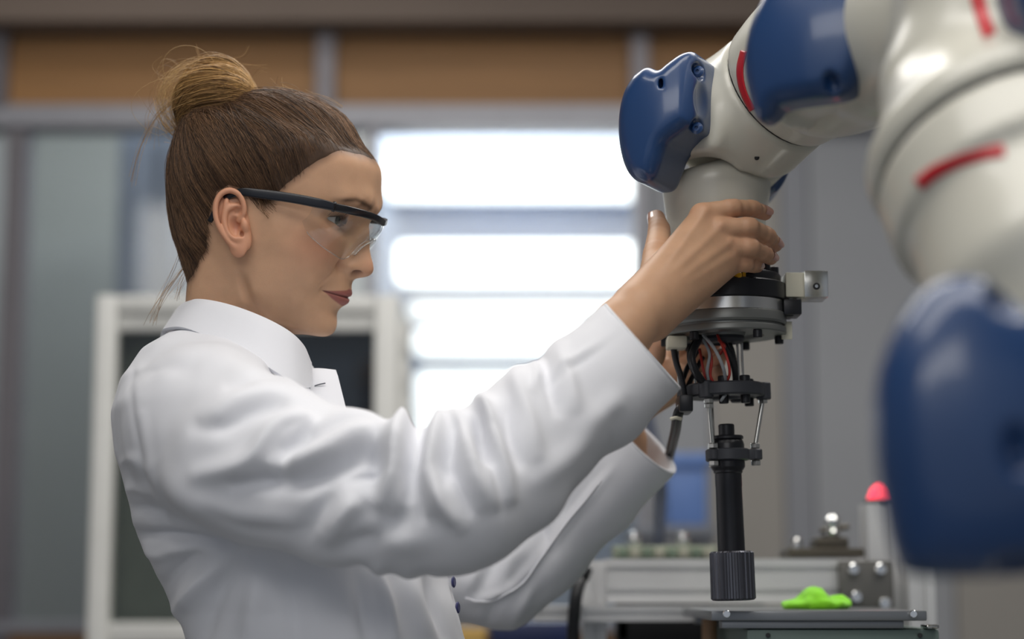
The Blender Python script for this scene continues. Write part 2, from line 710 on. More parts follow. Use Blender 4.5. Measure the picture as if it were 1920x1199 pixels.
struct(pbox('trim_%d' % n_, -1400, 1168, 1196, 1186, BY - 0.03, BY + 0.05, rail_m))
n_ += 1
# glazing
win1 = struct(pbox('window_1', 690, 236, 1196, 1168, BY, BY + 0.008, pane_m))
win2 = struct(pbox('window_2', 14, 236, 690, 1168, BY, BY + 0.008, pane_m))
pbox('window_frame', 684, 236, 704, 1168, BY - 0.02, BY + 0.03, rail_m, win1)
# room behind the glass
struct(pbox('wall_far', -900, -100, 690, 2400, 3.1, 3.2, mat('far_wall_green_grey', srgb(150, 152, 150), rough=0.7, noise=0.03, scale=3)))
struct(pbox('wall_far_light', 690, -100, 1500, 2400, 2.62, 2.7, pale_m))
locker = thing('metal_locker', 'dark slate grey metal locker standing behind the glazing at the back', 'locker', tuple(W(280, 1260, 2.5) * [1, 1, 0]))
lk = mat('locker_paint', srgb(116, 124, 140), rough=0.5, noise=0.05)
a, b = W(196, 1199, 2.4), W(372, 236, 2.4)
box('locker_body', (a[0], 2.4, 0.0), (b[0], 2.8, b[2]), lk, locker, 0.01)
for k in range(2):
    w2 = (b[0] - a[0]) / 2
    dr = box('locker_door', (a[0] + w2 * k + .006, 2.385, .08), (a[0] + w2 * (k + 1) - .006, 2.4, b[2] - .03), lk, locker, 0.004)
    box('door_handle', (a[0] + w2 * k + w2 * (.8 if k == 0 else .15), 2.37, 1.2), (a[0] + w2 * k + w2 * (.88 if k == 0 else .23), 2.386, 1.32), post_m, dr, 0.003)
adopt(locker)
bd = thing('storage_board', 'beige board leaning behind the glazing beside the slate locker', 'board', tuple(W(440, 1199, 2.45) * [1, 1, 0]))
a, b = W(380, 1199, 2.3), W(560, 405, 2.3)
box('board_panel', (a[0], 2.3, 0), (b[0], 2.34, b[2]), mat('beige_board', srgb(186, 180, 166), rough=0.6), bd, 0.006)
box('board_edge', (a[0] - .01, 2.295, 0), (a[0] + .02, 2.345, b[2] + .01), rail_m, bd, 0.004)
adopt(bd)
# long luminaires in the bright room behind the window
LUM = [(722, 280, 1230, 370, 1.9, 'uppermost and longest of the bright light fittings behind the window'),
       (742, 452, 1230, 530, 1.9, 'second bright light fitting from the top behind the window'),
       (765, 562, 1230, 598, 0.55, 'dim narrow light fitting third from the top behind the window'),
       (775, 616, 1230, 666, 1.2, 'fourth light fitting from the top behind the window, above the lowest'),
       (778, 694, 1230, 850, 1.2, 'lowest broad light fitting behind the window, just over the raised sleeve')]
for i, (x0, y0, x1, y1, e, lab) in enumerate(LUM):
    lm = thing('light_fitting', lab, 'light', tuple(W((x0 + x1) / 2, y1, 2.4)), 'long light fittings behind the window')
    pbox('diffuser', x0, y0, x1, y1, 2.40, 2.46, mat('lamp_diffuser_%d' % i, (0.9, 0.9, 0.9), rough=0.5, emit=(0.96, 0.98, 1.0, e)), lm, 0.02)
    pbox('fitting_body', x0 + 8, y0 + 6, x1 - 8, y1 - 6, 2.455, 2.62, pale_m, lm, 0.006)
    adopt(lm)

# ------------------------------------------------------------------ white framed glass cabinet behind the woman
cab = thing('glass_cabinet', 'white framed cabinet with dark glass doors standing behind the woman', 'cabinet', tuple(W(455, 1199, 1.2) * [1, 1, 0]))
CY = 1.12
a, b = W(160, 1199, CY), W(748, 552, CY)
zt = b[2]
x0, x1 = a[0], b[0]
px = mpp(CY)
ol = mat('cabinet_inside_olive', srgb(136, 136, 122), rough=0.6)
navy = mat('cabinet_inside_navy', srgb(66, 74, 98), rough=0.6)
cg = glass_mat('cabinet_glass', (0.72, 0.75, 0.74), 0.05, 0.05)
box('stile', (x0, CY, 0), (x0 + 40 * px, CY + .05, zt), white_m, cab, .006)
box('stile', (x1 - 46 * px, CY, 0), (x1, CY + .05, zt), white_m, cab, .006)
box('top_rail', (x0 + 40 * px, CY + .004, zt - 34 * px), (x1 - 46 * px, CY + .05, zt), white_m, cab, .006)
box('door_rail', (x0 + 40 * px, CY + .012, zt - 68 * px), (x1 - 46 * px, CY + .045, zt - 36 * px), white_m, cab, .004)
zb = W(300, 1168, CY)[2]
box('bottom_rail', (x0 + 40 * px, CY + .008, zb - 40 * px), (x1 - 46 * px, CY + .045, zb), white_m, cab, .004)
xm = W(470, 900, CY)[0]
box('middle_stile', (xm - 16 * px, CY + .01, 0), (xm + 16 * px, CY + .045, zt - 68 * px), white_m, cab, .004)
box('glass_door', (x0 + 40 * px, CY + .022, zb), (xm - 16 * px, CY + .028, zt - 68 * px), cg, cab)
box('glass_door', (xm + 16 * px, CY + .026, zb), (x1 - 46 * px, CY + .032, zt - 68 * px), cg, cab)
box('back_panel', (x0 + .016, CY + .075, 0), (xm, CY + .095, zt - .02), ol, cab)
box('back_panel', (xm, CY + .075, 0), (x1 - .016, CY + .095, zt - .02), navy, cab)
box('side_panel', (x0, CY + .05, 0), (x0 + .015, CY + .32, zt), white_m, cab)
box('side_panel', (x1 - .015, CY + .05, 0), (x1, CY + .32, zt), white_m, cab)
box('cabinet_top', (x0, CY + .05, zt - .018), (x1, CY + .32, zt), white_m, cab)
box('base_box', (x0 + .016, CY + .05, 0), (x1 - .016, CY + .074, zb - 60 * px), white_m, cab)
for py in (640, 712, 770, 830, 900):  # column of round white knobs beside the right stile
    c0 = W(757, py, CY + .03)
    lathe('edge_knob', [(0, -.03), (.008, -.03), (.0105, -.018), (.0105, .018), (.008, .03), (0, .03)], c0, (0, 0, 1), white_m, cab, 20)
box('parcel_shelf', (xm + .012, CY + .048, W(600, 770, CY)[2] - .02), (x1 - .016, CY + .074, W(600, 770, CY)[2]), mat('brown_shelf', srgb(120, 82, 56), rough=0.6), cab)
adopt(cab)
# ------------------------------------------------------------------ robot arm
rw = mat('robot_paint', srgb(204, 202, 190), rough=0.34, noise=0.03, scale=12, coat=0.25)
rb = mat('robot_cover_blue', srgb(28, 61, 107), rough=0.36, noise=0.05, scale=14, coat=0.5)
rr_ = mat('robot_stripe_red', srgb(190, 34, 44), rough=0.4)
dark_m = mat('dark_rubber', srgb(34, 35, 38), rough=0.6)
robot = thing('industrial_robot', 'large jointed white robot arm with blue covers and red stripes', 'robot', (0.62, -0.45, 0.0))


def nrm(v):
    v = np.asarray(v, float)
    return v / np.linalg.norm(v)


# --- lower wrist casing (held by the hand)
WC_T, WC_B = W(1338, 352, 0.025), W(1350, 512, 0.025)
J5a, J5b = W(1290, 255, -0.015), W(1448, 318, 0.085)


def f_housing(p):
    d = d_cone(p, WC_T, WC_B, .0472, .0425)
    d = np.maximum(d, (p[:, 2] - WC_T[2]) * 1.0 - 0.034)
    top = W(1340, 318, 0.025)
    d = smin(d, d_ell(p, W(1390, 345, 0.045), (.024, .035, .034)), 0.02)
    n = nrm([0.10, 0.0, 1.0])
    d = smax(d, (p - W(1300, 335, 0.0)) @ nrm([-0.28, -0.12, 1.0]) - 0.010, 0.006)
    return smax(d, -((p - WC_B) @ nrm([0, 0, 1])) - 0.004, 0.004)


V, F = surface_nets(f_housing, W(1200, 560, -0.06), W(1500, 250, 0.13), 0.002)
link_mesh('wrist_housing', relax(V, F, 1), F, rw, robot)

RA = W(1462, 168, -0.025)
RD = nrm([0.56, -0.74, 0.37])


def f_fork(p):
    d = d_cyl(p, RA - RD * 0.050, RA - RD * 0.0012, .0620, .006)
    d = smin(d, d_cone(p, RA - RD * 0.05, W(1350, 215, 0.035), .050, .044), 0.026)
    d = smin(d, d_cyl(p, W(1268, 243, -0.028), W(1400, 290, 0.06), .046, .008), 0.022)
    d = smin(d, d_cyl(p, W(1385, 285, 0.05), W(1428, 312, 0.085), .032, .008), 0.02)
    d = smax(d, -d_ell(p, W(1316, 318, -0.032), (.030, .034, .014)), 0.008)
    # mouth of the fork around the casing
    return smax(d, -d_cone(p, WC_T + [0, 0, -0.04], WC_T + [0, 0, 0.004], .0495, .047), 0.006)


V, F = surface_nets(f_fork, W(1180, 420, -0.13), W(1640, 20, 0.16), 0.0024)
fork = link_mesh('wrist_fork', relax(V, F, 1), F, rw, robot)
tube('fork_screw', [ray_hit(f_fork, 1419, 296)[0] + [0, 0.001, 0], ray_hit(f_fork, 1419, 296)[0] + [0, -0.0012, 0]], 0.0022, dark_m, fork, 10, 2)
# dark joint between fork and roll collar
lathe('joint_gap', [(0, -0.008), (.0585, -0.008), (.0585, 0.008), (0, 0.008)], RA, RD, dark_m, robot, 64)


def f_forearm(p):
    d = d_cyl(p, RA + RD * 0.0012, RA + RD * 0.06, .0610, .005)
    d = smin(d, d_cone(p, RA + RD * 0.05, W(1660, 62, -0.26), .062, .070), 0.03)
    d = smin(d, d_ell(p, W(1540, 110, -0.17), (.058, .06, .062)), 0.03)
    return d


V, F = surface_nets(f_forearm, np.array([0.10, -0.38, 1.36]), np.array([0.42, 0.05, 1.80]), 0.003)
forearm = link_mesh('forearm', relax(V, F, 1), F, rw, robot)
decal('red_stripe', f_forearm, [(1396, 96), (1389, 125), (1390, 152), (1398, 180), (1412, 206)], 12, rr_, forearm)


def turned_outline(pix_pts, Y, ang, cx, cy):
    """photo outline -> upright outline that shows that outline after turning by ang about its centre"""
    k = 1 / math.cos(ang)
    c = W(cx, cy, Y)
    out = []
    for x, y in pix_pts:
        p = W(x, y, Y)
        out.append((c[0] + (p[0] - c[0]) * k, p[2]))
    mv = Matrix.Translation(Vector(c)) @ Matrix.Rotation(ang, 4, 'Z') @ Matrix.Translation(-Vector(c))
    return out, mv


def screw(name, p, axis, r, parent, material=dark_m):
    lathe(name, [(0, 0), (r * 1.7, 0), (r * 1.7, r * .3), (r, r * .9), (r * .5, r * .9), (r * .45, r * .4), (0, r * .4)], p, axis, material, parent, 16)


# --- wrist cover (left of the fork)
ca = math.radians(-26)
o1, mv1 = turned_outline([(1216, 152), (1240, 140), (1261, 149), (1276, 138), (1300, 120), (1320, 121), (1325, 160), (1323, 248), (1308, 262), (1276, 288), (1262, 322), (1248, 348),
                          (1220, 348), (1198, 322), (1187, 275), (1187, 225), (1197, 182)], -0.045, ca, 1262, 240)
def unturn(px_, py_, Y, mv):
    q = np.array(mv.inverted() @ Vector(W(px_, py_, Y)))
    return q


cover1 = cover_solid('wrist_cover', o1, -0.085, -0.012, rb, robot, rnd=0.014, dome=0.008, move=mv1, h=0.0016,
                     carve=[(unturn(1310, 134, -0.078, mv1), (.0062, .012, .0075)), (unturn(1309, 241, -0.078, mv1), (.0062, .012, .0085)),
                            (unturn(1247, 289, -0.094, mv1), (.0080, .016, .0055)), (unturn(1243, 160, -0.083, mv1), (.0028, .008, .0065)),
                            (unturn(1322, 188, -0.078, mv1), (.0075, .018, .018))])
for x, y in ((1309, 135), (1307, 241)):
    screw('cover_screw', W(x, y, -0.076), (-0.35, -0.93, 0.1), .0032, cover1, rb)
# --- far wrist cover (right)
o2, mv2 = turned_outline([(1410, 282), (1450, 278), (1478, 288), (1480, 312), (1472, 338), (1458, 360), (1444, 366), (1418, 350)], 0.060, 0.0, 1440, 330)
cover_solid('wrist_cover', o2, 0.045, 0.110, rb, robot, rnd=0.006, dome=0.002, h=0.002)

# --- forearm cover
cb = math.radians(-27)
o3, mv3 = turned_outline([(1446, -30), (1420, 20), (1406, 70), (1403, 115), (1410, 160), (1420, 205), (1434, 214), (1452, 205), (1472, 190), (1560, 187), (1590, 176), (1612, 140), (1630, 85), (1641, 25), (1646, -40),
                          (1640, -90), (1600, -120), (1520, -120), (1470, -80)], -0.300, cb, 1530, 60)
c3 = np.mean(np.array(o3), 0)
o3b = [tuple(c3 + (np.array(q) - c3) * 0.95) for q in o3]
cover_solid('forearm_casing', o3b, -0.272, -0.135, rw, robot, rnd=0.020, dome=0.0, move=mv3, h=0.003, taper=0.12)
cover2 = cover_solid('forearm_cover', o3, -0.305, -0.266, rb, robot, rnd=0.014, dome=0.016, move=mv3, h=0.0024,
                     carve=[(unturn(1466, 172, -0.270, mv3), (.0055, .012, .008)), (unturn(1558, 156, -0.318, mv3), (.0055, .012, .008))])

# --- elbow
EN = nrm([-0.16, 0.52, 0.84])
EC = W(1905, 330, -0.46)


def f_elbow_up(p):
    d = smax(d_cone(p, EC + EN * 0.030, EC + EN * 0.085, .0945, .060), 0.0125 - (p - EC) @ EN, 0.005)
    d = smin(d, d_cone(p, EC + EN * 0.08, W(1890, 60, -0.40), .060, .058), 0.03)
    d = smin(d, d_cone(p, W(1660, 62, -0.262), W(1880, 40, -0.40), .066, .060), 0.022)
    d = smin(d, d_cone(p, W(1850, 70, -0.43), W(1790, -180, -0.42), .048, .052), 0.02)
    return d


V, F = surface_nets(f_elbow_up, np.array([0.13, -0.62, 1.30]), np.array([0.50, -0.15, 1.72]), 0.0036)
elbow = link_mesh('elbow_housing', relax(V, F, 1), F, rw, robot)


def f_elbow_lo(p):
    d = d_cyl(p, EC - EN * 0.036, EC + EN * 0.0085, .0925, .006)
    d = smin(d, d_cyl(p, EC - EN * 0.11, EC - EN * 0.03, .0845, .012), 0.010)
    d = smin(d, d_cone(p, EC - EN * 0.11, W(2010, 760, -0.50), .074, .085), 0.03)
    return d


V, F = surface_nets(f_elbow_lo, np.array([0.13, -0.66, 1.05]), np.array([0.54, -0.30, 1.60]), 0.0036)
elbow2 = link_mesh('elbow_collar', relax(V, F, 1), F, rw, robot)
lathe('joint_gap', [(0, -0.012), (.0885, -0.012), (.0885, 0.012), (0, 0.012)], EC + EN * 0.0105, EN, dark_m, robot, 72)
decal('red_stripe', f_elbow_lo, [(1722, 346), (1755, 322), (1800, 302), (1845, 289), (1884, 283)], 24, rr_, elbow2)
decal('red_stripe', f_elbow_up, [(1828, -30), (1836, 10), (1846, 42), (1856, 68)], 26, rr_, elbow)
o5, mv5 = turned_outline([(1896, -40), (1940, -40), (1985, 20), (1990, 110), (1950, 100), (1925, 70), (1908, 30)], -0.52, 0, 1940, 30)
outline_solid('elbow_cover', o5, -0.54, -0.44, rb, robot, bevel=0.008, dome=0.006, n=4)
# --- big shoulder cover, nearest to the viewer
o4, mv4 = turned_outline([(1800, 486), (1740, 512), (1690, 575), (1650, 655), (1632, 740), (1634, 840), (1646, 930), (1662, 1015), (1684, 1078), (1730, 1102), (1850, 1104), (1960, 1100), (2050, 1070), (2090, 960),
                          (2080, 800), (2040, 680), (1975, 590), (1915, 528), (1860, 492)], -0.70, math.radians(0), 1850, 800)
cover3 = cover_solid('arm_cover', o4, -0.70, -0.585, rb, robot, rnd=0.030, dome=0.020, h=0.0032, taper=0.25,
                     carve=[(W(1905, 1066, -0.70), (.012, .02, .007)), (W(1916, 845, -0.722), (.008, .016, .014)), (W(1890, 560, -0.70), (.012, .02, .010))])
c4 = np.mean(np.array(o4), 0)
cover_solid('arm_casing', [tuple(c4 + np.array([0.055, 0.0]) + (np.array(q) - c4) * 0.70) for q in o4], -0.61, -0.44, rw, robot, rnd=0.03, dome=0.0, h=0.005, taper=0.1)
# --- rest of the arm, beyond the right edge of the picture
link_bm('upper_arm', lathe_bm([(0, -0.01), (.07, 0), (.085, .02), (.085, .40), (.09, .42), (0, .42)], (0.60, -0.47, 0.72), nrm(EC - np.array([0.60, -0.47, 0.72])), 40), rw, robot, 40)
lathe('base', [(0, 0), (.18, 0), (.18, .03), (.13, .05), (.12, .55), (.14, .60), (.14, .70), (.10, .76), (0, .76)], (0.62, -0.47, 0.0), (0, 0, 1), rw, robot, 48)
adopt(robot)

# ------------------------------------------------------------------ tool under the flange
alu = mat('turned_aluminium', srgb(214, 214, 212), rough=0.26, metal=1.0, noise=0.04, scale=40)
grey_a = mat('grey_anodised', srgb(128, 130, 128), rough=0.42, metal=0.6, noise=0.04)
blk = mat('black_anodised', srgb(30, 31, 36), rough=0.34, metal=0.3, noise=0.08)
char = mat('charcoal_plate', srgb(58, 60, 66), rough=0.5, metal=0.2, noise=0.06)
steel = mat('bright_steel', srgb(196, 196, 192), rough=0.22, metal=1.0, noise=0.03)
cream = mat('cream_plastic', srgb(226, 222, 202), rough=0.45, noise=0.02)
yel = mat('yellow_connector', srgb(214, 168, 30), rough=0.4)
tool = thing('robot_tool', 'dark gripping tool with round flange, wires and long black shaft under the robot wrist', 'tool', tuple(W(1374, 1126, 0.025)))
TA, TB = W(1351, 540, 0.025), W(1375, 1120, 0.025)
TD = nrm(TB - TA)
TS = np.linalg.norm(TB - TA) / 580.0


def tp(py):
    return TA + TD * ((py - 540) * TS)


def tl(name, prof, material, parent=tool, seg=64, smooth=35):
    """lathe about the tool axis: prof (radius px, row)"""
    return lathe(name, [(r * TS, (y - 540) * TS) for r, y in prof], TA, TD, material, parent, seg, True, smooth)


def ring_pt(py, r, deg):
    u, v, d = frame_of(TD)
    a = math.radians(deg)
    ux = nrm(np.array([1.0, 0, 0]) - TD * TD[0])
    uy = np.cross(TD, ux)          # points away from or towards the viewer
    if uy[1] < 0:
        uy = -uy
    return tp(py) + (ux * math.cos(a) + uy * math.sin(a)) * r * TS


tl('wrist_stub', [(0, 500), (84, 500), (84, 530), (0, 530)], rw)
ad = tl('adapter', [(0, 518), (96, 518), (112, 521), (114, 524), (114, 537), (121, 539), (123, 541), (123, 571), (121, 573), (0, 573)], blk)
for k, dg in enumerate((-12, 20, 50, -40, -66, -100, 120, 160, 200)):
    c0 = ring_pt(519, 102, dg)
    lathe('socket_screw', [(0, 0), (.0042, 0), (.0042, .0055), (.0036, .006), (.002, .006), (.002, .0025), (0, .0025)], c0, -TD, blk, ad, 16)
tl('clamp_ring', [(0, 573), (119, 573), (120, 574), (120, 595), (119, 596), (0, 596)], alu)
tl('spacer_ring', [(0, 596), (120, 596), (121, 598), (121, 613), (118, 617), (0, 617)], grey_a)
fl = tl('flange_plate', [(0, 617), (113, 617), (113, 621), (119, 622), (120, 624), (120, 632), (118, 634), (78, 634), (76, 632), (76, 626), (44, 626), (42, 634), (0, 634)], grey_a)
tl('sensor_cup', [(0, 626), (40, 626), (42, 640), (38, 646), (24, 648), (22, 640), (0, 640)], char)
for dg in (5, -60, -125, 178, 60, 120):
    a = ring_pt(634, 108, dg)
    cyl('flange_bolt', a, a + TD * 15 * TS, 8.5 * TS, blk, tool, 14)
box('connector_block', W(1252, 652, -0.005), W(1284, 636, 0.02), cream, tool, 0.002)
# thin rods flange -> middle plate
for dg, r in ((8, 36), (20, 30), (188, 88), (150, 60)):
    cyl('tie_rod', ring_pt(634, r, dg), ring_pt(728, r, dg), 2.6 * TS, steel, tool, 10)
# middle plate with bosses
MP = [(0, 724), (70, 724), (74, 727), (74, 746), (71, 749), (34, 749), (30, 742), (0, 742)]
mp = tl('middle_plate', MP, char)
for dg, r in ((6, 74), (-128, 66), (172, 76), (60, 60)):
    a = ring_pt(722, r, dg)
    cyl('boss', a, a + TD * 32 * TS, 14 * TS, char, mp, 20)
for dg, r in ((-50, 52), (-100, 40), (30, 56)):
    a = ring_pt(748, r, dg)
    cyl('plate_bolt', a, a + TD * 16 * TS, 9 * TS, blk, mp, 14)
    a = ring_pt(712, r, dg)
    cyl('plate_bolt', a, a + TD * 13 * TS, 10 * TS, blk, mp, 14)
LB, RBP = ring_pt(754, 58, -128), ring_pt(754, 72, 6)
hexnut('hex_nut', LB, TD, 10 * TS, 9 * TS, steel, mp)
hexnut('hex_nut', LB + TD * 10 * TS, TD, 9 * TS, 8 * TS, steel, mp)
hexnut('hex_nut', RBP, TD, 9 * TS, 7 * TS, steel, mp)
box('cable_clamp', W(1274, 772, 0.0), W(1292, 748, 0.04), blk, tool, 0.002)
# lower rods
LB2, RB2 = ring_pt(842, 38, -140), ring_pt(842, 53, 4)
LB3 = ring_pt(842, 36, 130)
cyl('link_rod', LB, LB2, 4.6 * TS, steel, tool, 12)
cyl('link_rod', RBP, RB2, 4.2 * TS, steel, tool, 12)
cyl('link_rod', ring_pt(750, 60, 110), LB3, 4.2 * TS, steel, tool, 12)
# hub, collar, shaft, knurled end
tl('hub', [(0, 799), (13, 799), (15, 801), (15, 821), (29, 821), (31, 823), (31, 827), (28, 829), (30, 831), (32, 838), (32, 880), (28, 886), (0, 886)], blk, smooth=30)
col = tl('collar_ring', [(0, 846), (38, 846), (41, 848), (41, 866), (38, 868), (0, 868)], char)
for dg, r in ((4, 53), (-140, 38), (130, 38)):
    a = ring_pt(846, r * 0.4, dg)
    b = ring_pt(846, r, dg)
    cyl('collar_lug', ring_pt(847, r, dg), ring_pt(867, r, dg), 13 * TS, char, col, 20)
    for y0, h in ((836, 10), (868, 10)):
        hexnut('hex_nut', ring_pt(y0, r, dg), TD, 9.5 * TS, h * TS, steel, col)
x0, x1 = ring_pt(847, 0, 0), ring_pt(867, 50, 4)
box('collar_arm', (x0[0], x0[1] - 11 * TS, x1[2]), (x1[0], x0[1] + 11 * TS, x0[2]), char, col, 0.001)
tl('shaft', [(0, 884), (27, 884), (27, 890), (25, 892), (25, 915), (24.5, 917), (25.5, 1040), (0, 1040)], blk)
# knurled cylinder: real ribs
knurl = mat('knurled_steel', srgb(96, 97, 104), rough=0.36, metal=0.9, noise=0.22, scale=70, stretch=(1, 1, 0.15))
bm = bmesh.new()
nseg = 144
rings = []
ux = Vector(nrm(np.array([1.0, 0, 0]) - TD * TD[0]))
uy = Vector(TD).cross(ux)
for r, y, rib in ((30, 1038, 0), (37, 1036, 0), (40, 1039, 1), (40.5, 1123, 1), (38, 1126, 0), (30, 1127, 0)):
    ring = []
    for k in range(nseg):
        a = 2 * math.pi * k / nseg
        q = r + rib * (1.1 if (k // 3) % 2 else -0.7)
        ring.append(bm.verts.new(Vector(tp(y)) + (ux * math.cos(a) + uy * math.sin(a)) * q * TS))
    rings.append(ring)
for a, b in zip(rings[:-1], rings[1:]):
    for k in range(nseg):
        bm.faces.new((a[k], a[(k + 1) % nseg], b[(k + 1) % nseg], b[k]))
bm.faces.new(rings[0])
bm.faces.new(rings[-1][::-1])
link_bm('knurled_end', bm, knurl, tool)
# side sensor
sb = box('sensor_block', W(1474, 557, 0.005), W(1511, 521, 0.035), cream, tool, 0.0012)
sp = box('sensor_plate', W(1509, 557, 0.003), W(1541, 519, 0.037), steel, tool, 0.0008)
cyl('plate_hole', W(1531, 537, 0.0035), W(1531, 537, 0.0015), 0.0032, dark_m, tool, 18)
cyl('plate_hole_core', W(1531, 537, 0.0025), W(1531, 537, 0.0008), 0.0016, steel, tool, 12)
for x in (1482, 1496):
    cyl('foot_screw', W(x, 557, 0.015), W(x, 563, 0.015), 0.003, steel, tool, 14)
box('plug', W(1470, 590, 0.0), W(1494, 570, 0.03), blk, tool, 0.0015)
box('plug_stem', W(1462, 594, 0.004), W(1482, 580, 0.026), blk, tool, 0.0015)
box('tab', W(1466, 636, 0.02), W(1484, 604, 0.024), cream, tool, 0.0006)
for k, x in enumerate((1384, 1393, 1402, 1411, 1418)):
    cyl('signal_plug', W(x, 512 - k * 0.8, -0.030 + k * 0.005), W(x, 523 - k * 0.8, -0.030 + k * 0.005), 0.0034, yel, tool, 12)
    cyl('plug_pin', W(x, 523 - k, -0.030 + k * 0.005), W(x, 534 - k, -0.030 + k * 0.005), 0.0026, steel, tool, 10)
cyl('steel_pin', W(1427, 490, 0.0), W(1426, 520, 0.0), 0.0022, steel, tool, 12)
# wires
cbk = mat('cable_black', srgb(22, 23, 28), rough=0.42)
cgr = mat('cable_grey', srgb(150, 154, 158), rough=0.4)
crd = mat('cable_red', srgb(176, 52, 44), rough=0.45)
wires = [
    ([(1313, 632, 0.0), (1298, 665, -0.012), (1304, 695, -0.012), (1322, 722, 0.0)], 7.0, cbk),
    ([(1308, 634, 0.015), (1293, 662, 0.0), (1298, 690, 0.0), (1314, 718, 0.01)], 5.5, cbk),
    ([(1262, 648, 0.01), (1268, 680, 0.01), (1278, 712, 0.01), (1284, 748, 0.012)], 6.0, cbk),
    ([(1310, 655, 0.03), (1290, 688, 0.03), (1278, 718, 0.02)], 5.0, cbk),
    ([(1318, 670, 0.035), (1302, 700, 0.03), (1288, 728, 0.02)], 5.0, cbk),
    ([(1318, 628, -0.005), (1340, 655, -0.02), (1356, 690, -0.018), (1362, 722, 0.0)], 3.2, cgr),
    ([(1314, 630, 0.0), (1330, 662, -0.008), (1326, 695, -0.008), (1330, 722, 0.0)], 3.0, cgr),
    ([(1345, 628, 0.0), (1362, 668, -0.014), (1368, 700, -0.012), (1360, 722, 0.0)], 2.6, crd),
    ([(1325, 640, 0.005), (1334, 675, -0.006), (1332, 705, -0.004), (1342, 724, 0.0)], 3.0, crd),
    ([(1312, 655, 0.02), (1318, 690, 0.01), (1326, 722, 0.01)], 2.6, crd),
    ([(1340, 622, 0.02), (1360, 650, 0.015), (1376, 690, 0.02), (1380, 722, 0.025)], 6.0, cbk),
    ([(1352, 624, 0.03), (1372, 655, 0.025), (1378, 695, 0.03), (1378, 722, 0.03)], 5.0, cbk),
    ([(1335, 625, 0.025), (1350, 640, 0.005), (1358, 650, 0.0), (1350, 664, 0.01)], 3.2, crd),
    ([(1352, 752, 0.0), (1356, 746, -0.004), (1362, 738, 0.0)], 3.0, cgr),
]
for pts, r, m_ in wires:
    tube('wire', [W(*p) for p in pts], r / 2100.0, m_, tool, 8)
for dx in (-4, 4):
    tube('power_cable', [W(1286 + dx * .6, 752, 0.02), W(1272 + dx, 775, 0.015), W(1266 + dx, 810, 0.07), W(1256 + dx, 850, 0.165), W(1247 + dx, 880, 0.215), W(1200 + dx, 930, 0.26), W(1120 + dx, 990, 0.28), W(1060 + dx, 1100, 0.30)],
         6.0 / 2080, cbk, tool, 10)
tube('cable_tie', [W(1258, 786, 0.012), W(1267, 784, 0.0085), W(1277, 786, 0.012)], 0.0016, cream, tool, 8)
adopt(tool)
# ------------------------------------------------------------------ machine frame of slotted aluminium bars
alp = mat('aluminium_bar', srgb(222, 222, 222), rough=0.42, metal=0.25, noise=0.03, scale=20)
alp_d = mat('bracket_steel', srgb(120, 118, 114), rough=0.45, metal=0.5, noise=0.05)
chrome = mat('chrome', srgb(226, 226, 224), rough=0.10, metal=1.0, noise=0.02)


def slot_bar(name, a, b, w, h, side, nw, nh, material, parent):
    """extruded bar from a to b; section w (along side vector) by h, with nw/nh open slots per face"""
    a, b = Vector(a), Vector(b)
    d = (b - a).normalized()
    s = Vector(side).normalized()
    t = d.cross(s)
    pts = []

    def edge(L, n):
        out = [(-L / 2, 0)]
        for k in range(n):
            c = -L / 2 + L * (k + .5) / n
            g, dp = L / n * .13, L / n * .20
            out += [(c - g, 0), (c - g, dp), (c + g, dp), (c + g, 0)]
        return out
    for u, v in edge(w, nw):
        pts.append((u, -h / 2 + v))
    for u, v in edge(h, nh):
        pts.append((w / 2 - v, u))
    for u, v in edge(w, nw):
        pts.append((-u, h / 2 - v))
    for u, v in edge(h, nh):
        pts.append((-w / 2 + v, -u))
    bm = bmesh.new()
    A = [bm.verts.new(a + s * u + t * v) for u, v in pts]
    B = [bm.verts.new(b + s * u + t * v) for u, v in pts]
    n = len(pts)
    for k in range(n):
        bm.faces.new((A[k], A[(k + 1) % n], B[(k + 1) % n], B[k]))
    bm.faces.new(A[::-1])
    bm.faces.new(B)
    return link_bm(name, bm, material, parent)


fr = thing('machine_frame', 'machine frame of slotted aluminium bars behind the tool shaft', 'frame', (float(W(1360, 1120, 0.45)[0]), 0.45, 0.0))
FY = 0.42
q = mpp(FY)
zc = W(1360, 1090, FY - .035)[2]
slot_bar('cross_bar', (W(1135, 1090, FY)[0], FY, zc), (W(1612, 1090, FY)[0], FY, zc), 80 * q, .07, (0, 0, 1), 2, 2, alp, fr)
zl = W(1200, 1150, FY)[2]
slot_bar('cross_bar', (W(1000, 1150, FY - .03)[0], FY - .03, zl), (W(1500, 1150, FY - .03)[0], FY - .03, zl), 28 * q, .06, (0, 0, 1), 1, 2, alp, fr)
for x0, x1, yt, Yp in ((1092, 1134, 1052, FY), (1618, 1690, 946, FY + .02), (1694, 1742, 1040, FY - .02)):
    a = W((x0 + x1) / 2, yt, Yp)
    slot_bar('post', (a[0], Yp, 0), (a[0], Yp, a[2]), (x1 - x0) * mpp(Yp), .05, (1, 0, 0), 1, 1, alp, fr)
br = pbox('corner_bracket', 1576, 1052, 1676, 1140, FY - .052, FY - .03, alp_d, fr, .002)
for x, y in ((1600, 1068), (1650, 1068), (1605, 1120), (1658, 1132)):
    c0 = W(x, y, FY - .053)
    lathe('cap_screw', [(0, 0), (.0062, 0), (.0062, .005), (.005, .0066), (.003, .0066), (.003, .003), (0, .003)], c0, (0, -1, 0), chrome, br, 18)
adopt(fr)

